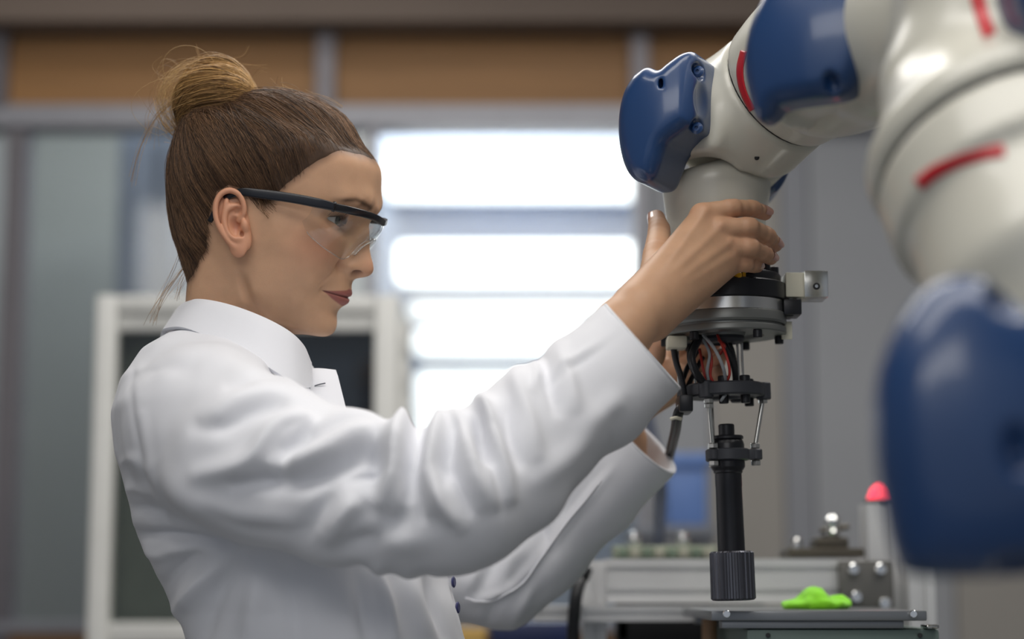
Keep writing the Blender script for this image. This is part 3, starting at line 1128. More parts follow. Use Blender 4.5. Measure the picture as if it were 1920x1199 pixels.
cl = thing('clamp_unit', 'small dark clamp with a shiny round knob on the aluminium frame', 'clamp', tuple(W(1560, 1050, FY)))
dk = mat('clamp_bronze', srgb(92, 86, 76), rough=0.4, metal=0.5)
pbox('clamp_plate', 1478, 1028, 1622, 1046, FY - .03, FY + .04, dk, cl, .003)
pbox('clamp_block', 1530, 1008, 1592, 1030, FY - .02, FY + .03, dk, cl, .003)
pbox('clamp_neck', 1548, 1002, 1576, 1012, FY - .01, FY + .02, dark_m, cl, .002)
c0 = W(1561, 1003, FY)
lathe('clamp_knob', [(0, 0), (.008, 0), (.0085, .003), (.007, .006), (.0085, .012), (.0085, .017), (.005, .021), (0, .022)], c0, (0, 0, 1), chrome, cl, 24)
cyl('clamp_lever', W(1538, 996, FY), W(1592, 988, FY), .003, dk, cl, 12)
c0 = W(1494, 1032, FY - .02)
lathe('clamp_stud', [(0, 0), (.006, 0), (.0065, .004), (.0065, .010), (.004, .014), (0, .0145)], c0, (0, 0, 1), chrome, cl, 20)
adopt(cl)

lamp = thing('signal_lamp', 'glowing red signal lamp on top of the aluminium post', 'lamp', tuple(W(1660, 947, FY + .02)))
lathe('lamp_base', [(0, 0), (.019, 0), (.019, .004), (.017, .006), (0, .006)], W(1654, 947, FY + .02), (0, 0, 1), dark_m, lamp, 24)
lathe('lamp_dome', [(.0165, 0.003), (.0160, .008), (.012, .018), (.006, .023), (0, .0245)], W(1654, 947, FY + .02), (0, 0, 1),
      mat('red_lens', srgb(230, 30, 50), rough=0.2, emit=(1.0, 0.06, 0.10, 1.6)), lamp, 24)
adopt(lamp)

bdx = thing('terminal_strip', 'pale green terminal strip with two round chrome knobs behind the aluminium bar', 'strip', tuple(W(1250, 1050, FY + .12)))
pbox('strip_base', 1150, 1024, 1345, 1052, FY + .09, FY + .13, mat('strip_green', srgb(150, 158, 140), rough=0.6, noise=0.2, scale=60), bdx, .002)
for x in range(8):
    pbox('terminal', 1160 + x * 23, 1028, 1176 + x * 23, 1046, FY + .082, FY + .092, mat('terminal_%d' % (x % 2), srgb(176, 176, 160) if x % 2 else srgb(118, 136, 118), rough=0.5), bdx, .001)
for x in (1190, 1282):
    c0 = W(x, 1030, FY + .10)
    lathe('round_knob', [(0, 0), (.0045, 0), (.0045, .005), (.0078, .008), (.0085, .013), (.0068, .018), (0, .021)], c0, (0, 0, 1), chrome, bdx, 20)
pbox('strip_post', 1160, 1052, 1176, 1199, FY + .095, FY + .12, dark_m, bdx)
a = W(1170, 1052, FY + .1)
box('strip_leg', (a[0] - .01, FY + .095, 0.0), (a[0] + .16, FY + .12, a[2]), dark_m, bdx)
adopt(bdx)

# ------------------------------------------------------------------ bench block with plate
ben = thing('bench_cabinet', 'grey green bench cabinet under the metal plate', 'cabinet', (float(W(1580, 1199, .2)[0]), .2, 0.0))
gg = mat('bench_green_grey', srgb(106, 124, 118), rough=0.5, noise=0.04)
a, b = W(1400, 1199, .06), W(1762, 1180, .06)
box('cabinet_body', (a[0], .06, 0.0), (b[0], .36, b[2]), gg, ben, .004)
for x in (1440, 1725):
    cyl('panel_screw', W(x, 1192, .0605), W(x, 1192, .0575), .0022, dark_m, ben, 12)
adopt(ben)
pl = thing('metal_plate', 'flat grey metal plate lying on the bench cabinet', 'plate', tuple(W(1540, 1180, .2)))
ps = mat('plate_steel', srgb(134, 137, 140), rough=0.35, metal=0.6, noise=0.06, scale=12)
a, b = W(1334, 1178, .05), W(1738, 1146, .05)
pz = b[2]
box('plate_sheet', (a[0], .05, pz - .009), (b[0], .345, pz), ps, pl, .0015)
box('plate_rail', (a[0] + .01, .056, W(1500, 1180, .05)[2] + .0002), (b[0] - .02, .08, pz - .009), ps, pl, .001)
box('plate_rail', (a[0] + .01, .30, W(1500, 1180, .05)[2] + .0002), (b[0] - .02, .33, pz - .009), ps, pl, .001)
for x in (1362, 1712):
    c0 = W(x, 1152, .05)
    cyl('plate_screw', c0 + np.array([0, .001, 0]), c0 - np.array([0, .003, 0]), .0036, chrome, pl, 14)
pbox('plate_foot', 1738, 1172, 1762, 1180, .05, .08, chrome, pl, .002)
adopt(pl)
cloth = mat('neon_cloth', srgb(140, 226, 30), rough=0.8, noise=0.08, scale=60, sheen=0.2)
c0 = W(1540, 1140, .16)


def f_rag(p):
    d = d_ell(p, (c0[0], .19, pz + .004), (.034, .035, .008))
    d = smin(d, d_ell(p, (c0[0] - .002, .18, pz + .009), (.014, .022, .012)), .008)
    d = smin(d, d_ell(p, (c0[0] + .022, .20, pz + .006), (.012, .018, .006)), .008)
    d = d + vnoise(p, 160, 3) * .0012 + vnoise(p, 70, 5) * .002
    return np.maximum(d, pz - p[:, 2])


V, F = surface_nets(f_rag, (c0[0] - .05, .13, pz - .004), (c0[0] + .05, .25, pz + .04), .0014)
rag = tag(link_mesh('cleaning_cloth', V, F, cloth), 'crumpled neon green cloth lying on the metal plate', 'cloth')
# standing things behind and below
st = tag(lathe('standoff', [(0, 0), (.009, 0), (.011, .004), (.011, .03), (.008, .034), (.008, 1.0), (0, 1.0)], (float(W(1325, 1170, .30)[0]), .27, 0.0), (0, 0, 1), mat('copper_brown', srgb(164, 128, 96), rough=0.5), None, 20),
         'thin copper brown standoff beside the metal plate', 'standoff')
L_ = float(W(1325, 1152, .27)[2])
for v in st.data.vertices:
    v.co.z *= L_ / 1.0 if v.co.z > .5 else 1
cb = thing('black_cable', 'thick black cable hanging down along the aluminium post', 'cable', (float(W(1076, 1199, .34)[0]), .34, 0.0))
tube('cable_run', [W(1092, 1080, .36), W(1082, 1110, .345), W(1077, 1150, .34), W(1074, 1240, .34), W(1072, 1700, .34), (float(W(1072, 1199, .34)[0]), .34, 0.01)], .0068, cbk, cb, 12)
tube('cable_plug', [W(1096, 1066, .362), W(1090, 1084, .358)], .009, dark_m, cb, 12, 3)
adopt(cb)
bx = thing('blue_bin', 'dark blue storage bin standing low behind the far sleeve', 'bin', (float(W(1000, 1199, .85)[0]), .85, 0.0))
nb = mat('navy_plastic', srgb(30, 42, 82), rough=0.45)
a, b = W(930, 1199, .85), W(1068, 1166, .85)
box('bin_body', (a[0], .85, 0.0), (b[0], 1.05, b[2] - .02), nb, bx, .01)
box('bin_rim', (a[0] - .008, .842, b[2] - .03), (b[0] + .008, 1.06, b[2]), nb, bx, .005)
adopt(bx)
cb2 = thing('cardboard_box', 'yellowish cardboard box standing low beside the dark blue bin', 'box', (float(W(900, 1199, .95)[0]), .95, 0.0))
kb = mat('cardboard', srgb(196, 160, 90), rough=0.8, noise=0.06)
a, b = W(840, 1199, .92), W(912, 1180, .92)
box('box_body', (a[0], .92, 0.0), (b[0], 1.08, b[2] - .004), kb, cb2, .003)
box('box_flap', (a[0], .915, b[2] - .03), (b[0], 1.0, b[2]), kb, cb2, .002)
adopt(cb2)
# shelf with a blue tub further back
sh = thing('side_shelf', 'grey side shelf far behind the tool shaft', 'shelf', (float(W(1290, 1010, 1.3)[0]), 1.35, 0.0))
a, b = W(1190, 1010, 1.25), W(1345, 985, 1.25)
gsl = mat('shelf_grey', srgb(112, 116, 124), rough=0.6)
box('shelf_board', (a[0], 1.25, a[2]), (b[0], 1.55, b[2]), gsl, sh, .003)
for xx in (a[0] + .01, b[0] - .03):
    for yy in (1.26, 1.52):
        box('shelf_leg', (xx, yy, 0.0), (xx + .02, yy + .02, a[2]), gsl, sh)
adopt(sh)
tb = thing('blue_tub', 'blurred light blue tub on the grey side shelf', 'tub', (float(W(1290, 985, 1.4)[0]), 1.4, float(b[2])))
a2, b2 = W(1252, 985, 1.3), W(1325, 850, 1.3)
tbm = mat('tub_blue', srgb(92, 122, 178), rough=0.5)
box('tub_body', (a2[0], 1.3, b[2]), (b2[0], 1.45, b2[2] - .02), tbm, tb, .008)
box('tub_lid', (a2[0] - .006, 1.294, b2[2] - .022), (b2[0] + .006, 1.456, b2[2]), tbm, tb, .006)
adopt(tb)
hc = tag(tube('hanging_cable', [W(1212, 770, .55), W(1222, 812, .55), W(1232, 850, .55), W(1240, 900, .56), W(1236, 1000, .58), W(1220, 1400, .6), (float(W(1220, 1400, .6)[0]), .6, 0.005)], .007, mat('cable_slate', srgb(84, 90, 106), rough=0.5), None, 10),
         'slate grey cable hanging behind the far cuff', 'cable')
# ------------------------------------------------------------------ the woman: head
YAW, TILT, ROLL = math.radians(8.5), math.radians(13.0), math.radians(6.0)
_cy, _sy, _ct, _st = math.cos(YAW), math.sin(YAW), math.cos(TILT), math.sin(TILT)
R_T = np.array([[_ct, 0, _st], [0, 1, 0], [-_st, 0, _ct]])
R_Y = np.array([[_cy, _sy, 0], [-_sy, _cy, 0], [0, 0, 1]])
R_R = np.array([[1, 0, 0], [0, math.cos(ROLL), -math.sin(ROLL)], [0, math.sin(ROLL), math.cos(ROLL)]])
R_HEAD = R_R @ R_Y @ R_T
EAR_W = W(460, 427, -0.068)
T_HEAD = EAR_W - R_HEAD @ np.array([0.0023, -0.070, -0.0042])


def head_w(P):
    """head-local millimetres -> world"""
    return (np.asarray(P, float) / 1000.0) @ R_HEAD.T + T_HEAD


HC = np.array([8.0, 0.0, -2.0])
LM = []


def sec(z, pts):
    for x, y in pts:
        LM.append((x, y, z))


for zz in (118.5, 114, 104, 90):
    k = math.sqrt(max(0.0, 1 - ((zz - 22) / 97.0) ** 2))
    for a in range(0, 181, 20):
        ca, sa = math.cos(math.radians(a)), math.sin(math.radians(a))
        rx = 93 if ca > 0 else 93
        LM.append((2 + rx * k * ca, 74.5 * k * sa, zz))
sec(75, [(90, 0), (88.3, 15), (83, 30), (73, 45), (56, 58), (30, 68), (0, 72.5), (-40, 66), (-70, 45), (-83, 20), (-87, 0)])
sec(57, [(94.3, 0), (93, 15), (88.3, 30), (78, 45), (60, 58), (35, 67), (0, 73), (-40, 69), (-72, 48), (-86, 22), (-90, 0)])
sec(42, [(97.3, 0), (96.5, 12), (94, 25), (87, 38), (75, 50), (57, 59), (35, 66), (0, 71), (-40, 68), (-72, 48), (-87, 22), (-91, 0)])
sec(35, [(97.0, 0), (95.5, 10), (92, 22), (86.5, 36), (76, 48), (60, 57)])
sec(28, [(93.5, 0), (90.5, 7), (84, 15), (81, 25), (78, 36), (69, 48), (55, 58.5)])
sec(20, [(93.6, 0), (88, 6), (79, 13), (74, 22), (73, 31), (67.5, 42), (62, 51), (47, 60.5), (25, 66), (0, 68), (-40, 64), (-70, 46), (-84, 20), (-88, 0)])
sec(9, [(96.6, 0), (91.5, 6), (83, 12), (77.5, 20), (75.5, 30), (70.5, 42), (63.5, 52), (48, 61.2), (25, 66), (0, 67)])
sec(-2, [(99.9, 0), (95.5, 6), (87, 11), (80.5, 17), (78.5, 26), (75, 36), (69, 46), (58.5, 55), (40, 62.3), (15, 65), (-35, 60), (-62, 42), (-78, 18), (-82, 0)])
sec(-13.5, [(104.5, 0), (102, 5.5), (94, 10.5), (86, 13.5), (79.5, 18.5), (77, 26), (74, 36), (68, 45.5), (56, 54.5), (38, 60.5), (10, 63)])
sec(-20.9, [(102.6, 0), (99.5, 5), (92, 10), (85, 13.5), (78, 18.5), (75.5, 27), (72.5, 36), (65, 46), (52, 54), (34, 58.5), (8, 61), (-35, 56), (-58, 40), (-72, 16), (-75, 0)])
sec(-27, [(90.2, 0), (88, 8), (83.5, 14), (79, 20), (75, 28), (71, 36)])
sec(-34, [(89, 0), (88, 6), (85.5, 12), (80.5, 19), (74, 27), (68.5, 36), (60, 45), (47, 52), (30, 56), (8, 58), (-35, 51), (-54, 38), (-64, 15), (-67, 0)])
sec(-42.5, [(88.6, 0), (87.2, 8), (82.5, 15), (75, 22), (70, 28), (66, 36), (58, 43)])
sec(-50, [(86.6, 0), (85.3, 7), (80.5, 14), (73.5, 21), (68.5, 28), (62.5, 36), (53, 43.5), (42, 49), (25, 53.5), (5, 55)])
sec(-60, [(82.0, 0), (80.8, 8), (77.4, 15), (71.5, 23), (64.5, 31), (55, 39), (42, 45.5), (25, 51), (5, 53), (-25, 53), (-47, 38), (-56, 15), (-58, 0)])
sec(-71, [(83.6, 0), (82, 8), (77.3, 15), (69, 23), (58.5, 31), (46, 38.5), (30, 45), (8, 50), (-10, 52)])
sec(-79.5, [(81.0, 0), (79, 8), (73, 16), (62, 23.5), (49, 31), (34, 38)])
LM += [(74.4, 0, -83.4), (71, 8, -83.3), (63, 15, -83), (59, 0, -85.2), (47, 0, -87.5), (50, 17, -83.5), (37, 25, -81), (36, 0, -92),
       (30, 0, -104), (33, 14, -90), (24, 28, -86), (10, 42, -82), (-8, 50, -86), (-28, 50, -86), (-45, 36, -84), (-53, 16, -80), (-55, 0, -78),
       (24, 0, -130), (18, 25, -125), (2, 44, -120), (-22, 50, -120), (-44, 36, -118), (-54, 14, -112), (-56, 0, -110),
       (20, 0, -165), (-8, 46, -160), (-52, 30, -155), (-60, 0, -150)]
LMF = np.array(LM + [(x, -y, z) for x, y, z in LM if y > 0.1], float)
_rel = LMF - HC
_rr = np.linalg.norm(_rel, axis=1)
_dd = _rel / _rr[:, None]


def _phi(A, B):
    d2 = np.clip(2.0 - 2.0 * (A @ B.T), 0, None)
    return d2 * np.sqrt(d2)


_n = len(_dd)
_A = np.zeros((_n + 4, _n + 4))
_A[:_n, :_n] = _phi(_dd, _dd) + np.eye(_n) * 2e-5
_A[:_n, _n] = 1
_A[:_n, _n + 1:] = _dd
_A[_n:, :_n] = _A[:_n, _n:].T
_w = np.linalg.solve(_A, np.concatenate([_rr, np.zeros(4)]))


def r_skin(D):
    out = np.empty(len(D))
    for s in range(0, len(D), 20000):
        d = D[s:s + 20000]
        out[s:s + 20000] = _phi(d, _dd) @ _w[:_n] + _w[_n] + d @ _w[_n + 1:]
    return out


HAIRLINE = [(91, 76), (80, 77), (66, 75.5), (56, 65.5), (47, 55.5), (40, 46.5), (33, 38), (27, 28), (21, 18), (15, 13), (9, 16), (0, 22), (-7, 24), (-19, 24),
            (-27, 18), (-31, 2), (-28.6, -16), (-28, -30), (-34, -44), (-38, -57), (-48, -68), (-140, -62), (-140, 190), (140, 190), (140, 76)]


def hair_sd(P):
    """signed distance (mm) to the hairline in side view, negative inside the hair"""
    s = sd_poly(P[:, 0], P[:, 2], HAIRLINE)
    return s + vnoise(P, 0.18, 3) * 0.8


def gs(d, s):
    return np.exp(-(d / s) ** 2)


SKIN = np.array(srgb(197, 156, 125))
LIP = np.array(srgb(152, 94, 86))
BLUSH = np.array(srgb(194, 128, 100))
HAIRC = np.array(srgb(66, 46, 34))


def build_head():
    nu, nv = 580, 370
    u = np.linspace(-1, 1, nu, endpoint=False)
    az = np.pi * (0.5 * u + 0.5 * u ** 3)
    v = np.linspace(0, 1, nv)
    knots = np.array([-86, -66, -50, -8, 16, 26, 50, 88.0])
    dens = np.array([0, 0.06, 0.19, 0.55, 0.75, 0.84, 0.93, 1.0])
    el = np.radians(np.interp(v, dens, knots))
    E, A = np.meshgrid(el, az, indexing='ij')
    D = np.stack([np.cos(E) * np.cos(A), np.cos(E) * np.sin(A), np.sin(E)], -1).reshape(-1, 3)
    r = np.minimum(r_skin(D), 172)
    P = HC + D * r[:, None]
    x, y, z = P.T.copy()
    ya = np.abs(y)
    sg = np.sign(y)
    front = x > 40
    # --- nose: tip, wings, grooves, nostrils
    aw = gs(np.sqrt(((x - 87) / 1.25) ** 2 + (ya - 13.5) ** 2 + (z + 16.5) ** 2), 5.2) * front
    y = y + sg * aw * 3.8
    x = x + aw * 0.6
    gr = gs(np.sqrt((x - 80) ** 2 + (ya - 18.5) ** 2 + ((z + 16) / 1.7) ** 2), 3.2) * front
    x = x - gr * 3.4
    tipb = gs(np.sqrt((x - 103) ** 2 + ya ** 2 + (z + 13) ** 2), 6.5)
    x = x + tipb * 0.8
    nost = gs(np.sqrt(((x - 92.5) / 1.7) ** 2 + ((ya - 7.2) / 1.0) ** 2 + ((z + 22.5) / 1.0) ** 2), 3.0) * front
    z = z + nost * 8.5
    x = x - nost * 1.5
    # --- lips
    zm = -44.6 + 2.2 * (ya / 25) ** 2 + 0.5 * np.cos(np.clip(ya / 9, 0, np.pi))
    wl = sstep(27, 22, ya) * front
    zu = -36.6 - 6.0 * np.clip(ya / 25, 0, 1.2) ** 1.6 + 0.9 * gs(ya - 5, 3) - 0.2
    zl = -52.6 + 9.8 * np.clip(ya / 25, 0, 1.2) ** 2.2
    up_c, lo_c = (zm + zu) / 2, (zm + zl) / 2
    taper = np.clip(1 - (ya / 27) ** 2, 0, 1)
    x = x + wl * taper * 2.0 * gs(z - up_c, 3.6)
    x = x + wl * taper * 2.2 * gs(z - lo_c, 3.8)
    x = x - wl * (1.0 + 0.35 * taper) * 1.5 * gs(z - zm, 1.1)
    x = x - 1.0 * gs(z + 61, 5) * gs(ya, 18) * front
    corner = gs(np.sqrt((ya - 26.5) ** 2 + (z + 42.3) ** 2), 3.2) * front
    x = x - corner * 1.8
    ph = gs(ya, 2.6) * gs(z + 31, 4.5) * front
    x = x - ph * 0.9
    # --- smile line and cheek
    nl = np.full(len(x), 1e9)
    q = catmull([(19, -15), (24, -24), (30, -33), (33, -42)], 8)
    for (a0, b0), (a1, b1) in zip(q[:-1], q[1:]):
        t = np.clip(((ya - a0) * (a1 - a0) + (z - b0) * (b1 - b0)) / ((a1 - a0) ** 2 + (b1 - b0) ** 2), 0, 1)
        nl = np.minimum(nl, np.hypot(ya - a0 - t * (a1 - a0), z - b0 - t * (b1 - b0)))
    x = x - front * 0.9 * gs(nl, 2.2) * sstep(-46, -38, z)
    x = x + front * 1.6 * gs(np.hypot(ya - 37, (z + 10) * 0.9), 13)
    # --- eyes
    ez, ey, ex, er = 20.0, 31.0, 61.3, 12.2
    dy, dz = ya - ey, z - ez
    rho = np.hypot(dy, dz)
    sph = ex + np.sqrt(np.clip((er + 1.5) ** 2 - rho ** 2, 0, None))
    reg = (rho < 13.5) & front
    xl = smax(x, sph, 2.2)
    x = np.where(reg, x + (xl - x) * sstep(13.5, 10.0, rho), x)
    t = np.clip((ya - 17.2) / 28.6, 0, 1)
    z0 = 18.3 + 2.3 * t
    upl = z0 + 5.3 * np.sin(np.pi * t ** 0.9) ** 0.85
    lol = z0 - 3.6 * np.sin(np.pi * t ** 1.1) ** 0.9
    ins = np.minimum(upl - z, z - lol)
    ins = np.where((ya > 17.2) & (ya < 45.8) & front, ins, -5)
    crease = gs(z - (upl + 4.2), 1.3) * sstep(14, 20, ya) * sstep(50, 44, ya) * front
    x = x - crease * 1.3
    x = x + gs(z - (upl + 0.8), 1.0) * sstep(16, 20, ya) * sstep(48, 44, ya) * front * 0.5
    x = x - sstep(-0.25, 0.75, ins) * 7.0
    # neck tendon and hollow behind the jaw
    nk = np.full(len(x), 1e9)
    q = catmull([(-1, -36), (5, -47), (13, -62), (22, -75), (30, -92)], 8)
    for (a0, b0), (a1, b1) in zip(q[:-1], q[1:]):
        tt = np.clip(((x - a0) * (a1 - a0) + (z - b0) * (b1 - b0)) / ((a1 - a0) ** 2 + (b1 - b0) ** 2), 0, 1)
        nk = np.minimum(nk, np.hypot(x - a0 - tt * (a1 - a0), z - b0 - tt * (b1 - b0)))
    side = sstep(25, 38, ya)
    y = y - sg * side * gs(nk, 4.2) * 3.6 * sstep(-36, -56, z)
    P = np.stack([x, y, z], 1)
    # --- skin tones and makeup, plus shade painted into nose and mouth creases
    c = np.tile(SKIN, (len(x), 1))

    def mixc(c, col, w):
        return c + (np.asarray(col) - c) * np.clip(w, 0, 1)[:, None]
    c = mixc(c, BLUSH, 0.55 * gs(np.hypot(ya - 46, z + 4), 20) * sstep(18, 58, x))
    c = mixc(c, BLUSH, 0.35 * gs(np.sqrt((x - 103) ** 2 + ya ** 2 + (z + 13) ** 2), 12))
    lipm = sstep(-0.6, 0.7, np.minimum(zu - z, z - zl)) * sstep(27.5, 24.5, ya) * front
    c = mixc(c, LIP, lipm)
    c = mixc(c, np.array(srgb(70, 34, 30)), lipm * gs(z - zm, 0.7) * 0.7)  # shade between the lips, painted as a dark line
    c = mixc(c, np.array(srgb(80, 42, 34)), nost * 1.1)  # shade inside the nostrils, painted into the colour
    c = mixc(c, np.array(srgb(150, 96, 74)), gr * 0.5)  # crease behind the nose wing painted darker, as shade
    lash = 1.0 * gs(ins + 0.3, 1.1) * (z > z0) + 0.6 * gs(ins + 0.1, 0.6) * (z <= z0)
    c = mixc(c, np.array(srgb(40, 26, 22)), lash * front * sstep(15, 19, ya) * sstep(48.5, 45, ya))
    shade = gs(np.hypot((ya - 33) / 1.5, z - 25), 8) * front  # brownish eye makeup round the lids
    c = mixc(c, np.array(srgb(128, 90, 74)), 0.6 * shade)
    brow = gs(z - (37.5 + 4 * np.clip((ya - 14) / 24, 0, 1) - 5 * np.clip((ya - 40) / 14, 0, 1)), 2.3) * sstep(11, 16, ya) * sstep(55, 46, ya) * front
    c = mixc(c, np.array(srgb(74, 52, 40)), brow * 0.85)
    hs = hair_sd(P)
    c = mixc(c, HAIRC, 0.9 * sstep(3.0, -9, hs))
    V = head_w(P)
    i = np.arange(nv - 1)[:, None] * nu
    j = np.arange(nu)[None]
    j2 = (j + 1) % nu
    F = np.stack([i + j, i + j2, i + nu + j2, i + nu + j], -1).reshape(-1, 4)
    return V, F, c


def build_ear(side):
    """outer ear, local axes: e1 up along the ear, e2 forward, e3 outward (mm)"""
    hx = catmull([(5, 1, 1.0), (10.5, 6, 3.0), (12.2, 14, 4.2), (9.5, 22.5, 5.2), (2, 27.3, 6.2), (-6.5, 25, 7.6), (-12, 17, 8.8), (-13.6, 6, 9.2),
                  (-11.5, -5, 8.4), (-7.5, -14, 6.8), (-3.5, -20, 5.0)], 5)
    ah = catmull([(7, 13, 2.0), (0, 13.5, 4.2), (-5, 10, 5.6), (-7.4, 2, 6.3), (-6.2, -7, 6.2), (-2, -13.2, 5.6), (3.0, -14.2, 4.8)], 5)
    ah2 = catmull([(-2, 20, 4.6), (-4, 14, 5.2), (-6, 8, 5.6)], 4)

    def f(p):
        # base shell
        q = p.copy()
        flare = 4.5 + (-q[:, 0]) * 0.22
        sh = q.copy()
        sh[:, 2] = (q[:, 2] - flare + 3.0)
        d = d_ell(sh, (-1.0, 2.5, 0), (13.2, 25.5, 2.6))
        d = smin(d, d_ell(q, (6, 2, -5), (9, 20, 7)), 4)
        for k in range(len(ah) - 1):
            d = smin(d, d_cone(p, ah[k], ah[k + 1], 2.3, 2.3), 1.6)
        for k in range(len(ah2) - 1):
            d = smin(d, d_cone(p, ah2[k], ah2[k + 1], 1.8, 2.0), 1.6)
        d = smax(d, -d_ell(p, (2.2, -3.0, 8.0), (6.6, 9.6, 8.6)), 2.2)
        d = smax(d, -d_ell(p, (5.6, 8.6, 5.2), (4.2, 3.6, 4.0)), 1.6)
        g = 1e9 * np.ones(len(p))
        n = len(hx) - 1
        for k in range(n):
            r0 = 2.6 - 0.6 * abs(k / n - 0.4)
            g = np.minimum(g, d_cone(p, hx[k], hx[k + 1], r0, r0))
        d = smin(d, g, 1.5)
        d = smin(d, d_ell(p, (0.5, -22.5, 4.0), (7.2, 7.6, 2.9)), 4.0)
        d = smin(d, d_ell(p, (9.6, -4.0, 3.8), (3.4, 5.6, 3.6)), 2.0)
        d = smin(d, d_ell(p, (8, -14, 1), (5, 10, 4)), 4.0)
        d = smax(d, -d_ell(p, (5.4, -10.6, 6.0), (2.0, 3.0, 6.0)), 1.2)
        return d
    V, F = surface_nets(f, (-20, -34, -14), (20, 34, 16), 0.7)
    V = relax(V, F, 2, 0.4)
    a = math.radians(24)
    e1 = np.array([-math.sin(a), 0, math.cos(a)])
    e2 = np.array([math.cos(a), 0, math.sin(a)])
    lean = math.radians(14)
    e3 = np.array([0.12, -1.0, 0.05])
    e3 /= np.linalg.norm(e3)
    L = np.array([-9.4, -67.0, -2.6]) + V[:, :1] * e2 + V[:, 1:2] * e1 * 1.03 + V[:, 2:3] * e3
    if side < 0:
        out, FF = L, F
    else:
        out, FF = L * np.array([1, -1, 1]), F[:, ::-1]
    # (e2, e1, e3) is mirrored for the right ear: keep faces pointing out
    FF = FF[:, ::-1]
    c = np.tile(np.array(srgb(198, 144, 114)), (len(V), 1))
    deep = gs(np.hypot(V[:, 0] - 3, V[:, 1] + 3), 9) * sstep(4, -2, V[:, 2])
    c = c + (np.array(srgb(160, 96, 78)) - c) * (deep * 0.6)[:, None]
    return head_w(out), FF, c


# ------------------------------------------------------------------ hair
def strand_arrays(S, R, Cc):
    """three-sided tubes for strands S (N,M,3), radii R (N,M), colours (N,3)"""
    N, M, _ = S.shape
    T = np.gradient(S, axis=1)
    T /= np.linalg.norm(T, axis=2)[..., None] + 1e-9
    ref = np.array([0.31, -0.9, 0.29])
    U = np.cross(T, ref)
    U /= np.linalg.norm(U, axis=2)[..., None] + 1e-9
    Vv = np.cross(T, U)
    out = []
    for k in range(3):
        a = 2 * np.pi * k / 3
        out.append(S + (U * math.cos(a) + Vv * math.sin(a)) * R[..., None])
    V = np.stack(out, 2).reshape(-1, 3)
    base = (np.arange(N)[:, None, None] * M + np.arange(M - 1)[None, :, None]) * 3
    k = np.arange(3)[None, None]
    k2 = (k + 1) % 3
    F = np.stack([base + k, base + k2, base + 3 + k2, base + 3 + k], -1).reshape(-1, 4)
    col = np.repeat(Cc, M * 3, 0)
    return V, F, col


GATHER = np.array([-64.0, 0.0, 74.0])
GDIR = (GATHER - HC) / np.linalg.norm(GATHER - HC)
_gu = np.cross(GDIR, [0, 1.0, 0])
_gu /= np.linalg.norm(_gu)
_gv = np.cross(GDIR, _gu)


def g_az(D):
    return np.arctan2(D @ _gv, D @ _gu)


def hair_off(D, P=None, base=None):
    """hair thickness over the skull in mm"""
    base = r_skin(D) if base is None else base
    P = HC + D * base[:, None]
    s = hair_sd(P)
    back = sstep(10, -70, P[:, 0])
    th = 6.2 + 2.0 * back * sstep(-40, 10, P[:, 2])
    off = th * sstep(-2.0, -28, s) - 1.0 * sstep(-7.0, -1.0, s)
    ga = g_az(D)
    da = np.arccos(np.clip(D @ GDIR, -1, 1))
    cl = np.stack([np.cos(ga) * 9, np.sin(ga) * 9, da * 1.2], 1)
    n = vnoise(cl, 1.0, 5) * 0.8 + vnoise(cl, 2.6, 9) * 0.5
    off = off + n * sstep(-6, -20, s) * sstep(0.05, 0.5, da) * 1.0
    return off, s


def build_hair_shell():
    nu, nv = 420, 300
    az = np.linspace(-np.pi, np.pi, nu, endpoint=False)
    el = np.radians(np.linspace(-60, 89.5, nv))
    E, A = np.meshgrid(el, az, indexing='ij')
    D = np.stack([np.cos(E) * np.cos(A), np.cos(E) * np.sin(A), np.sin(E)], -1).reshape(-1, 3)
    base = r_skin(D)
    off, s = hair_off(D, base=base)
    P = HC + D * (base + off)[:, None]
    keep = s < -3.0
    i = np.arange(nv - 1)[:, None] * nu
    j = np.arange(nu)[None]
    j2 = (j + 1) % nu
    F = np.stack([i + j, i + j2, i + nu + j2, i + nu + j], -1).reshape(-1, 4)
    F = F[keep[F].all(1)]
    used = np.unique(F)
    lut = np.full(len(P), -1)
    lut[used] = np.arange(len(used))
    D2 = D[used]
    ga = g_az(D2)
    n = vnoise(np.stack([np.cos(ga) * 26, np.sin(ga) * 26, np.arccos(np.clip(D2 @ GDIR, -1, 1)) * 2], 1), 1.0, 2)
    c = np.array(srgb(72, 54, 41)) * (1 + 0.30 * n)[:, None]
    return head_w(P[used]), lut[F], np.clip(c, 0, 1)


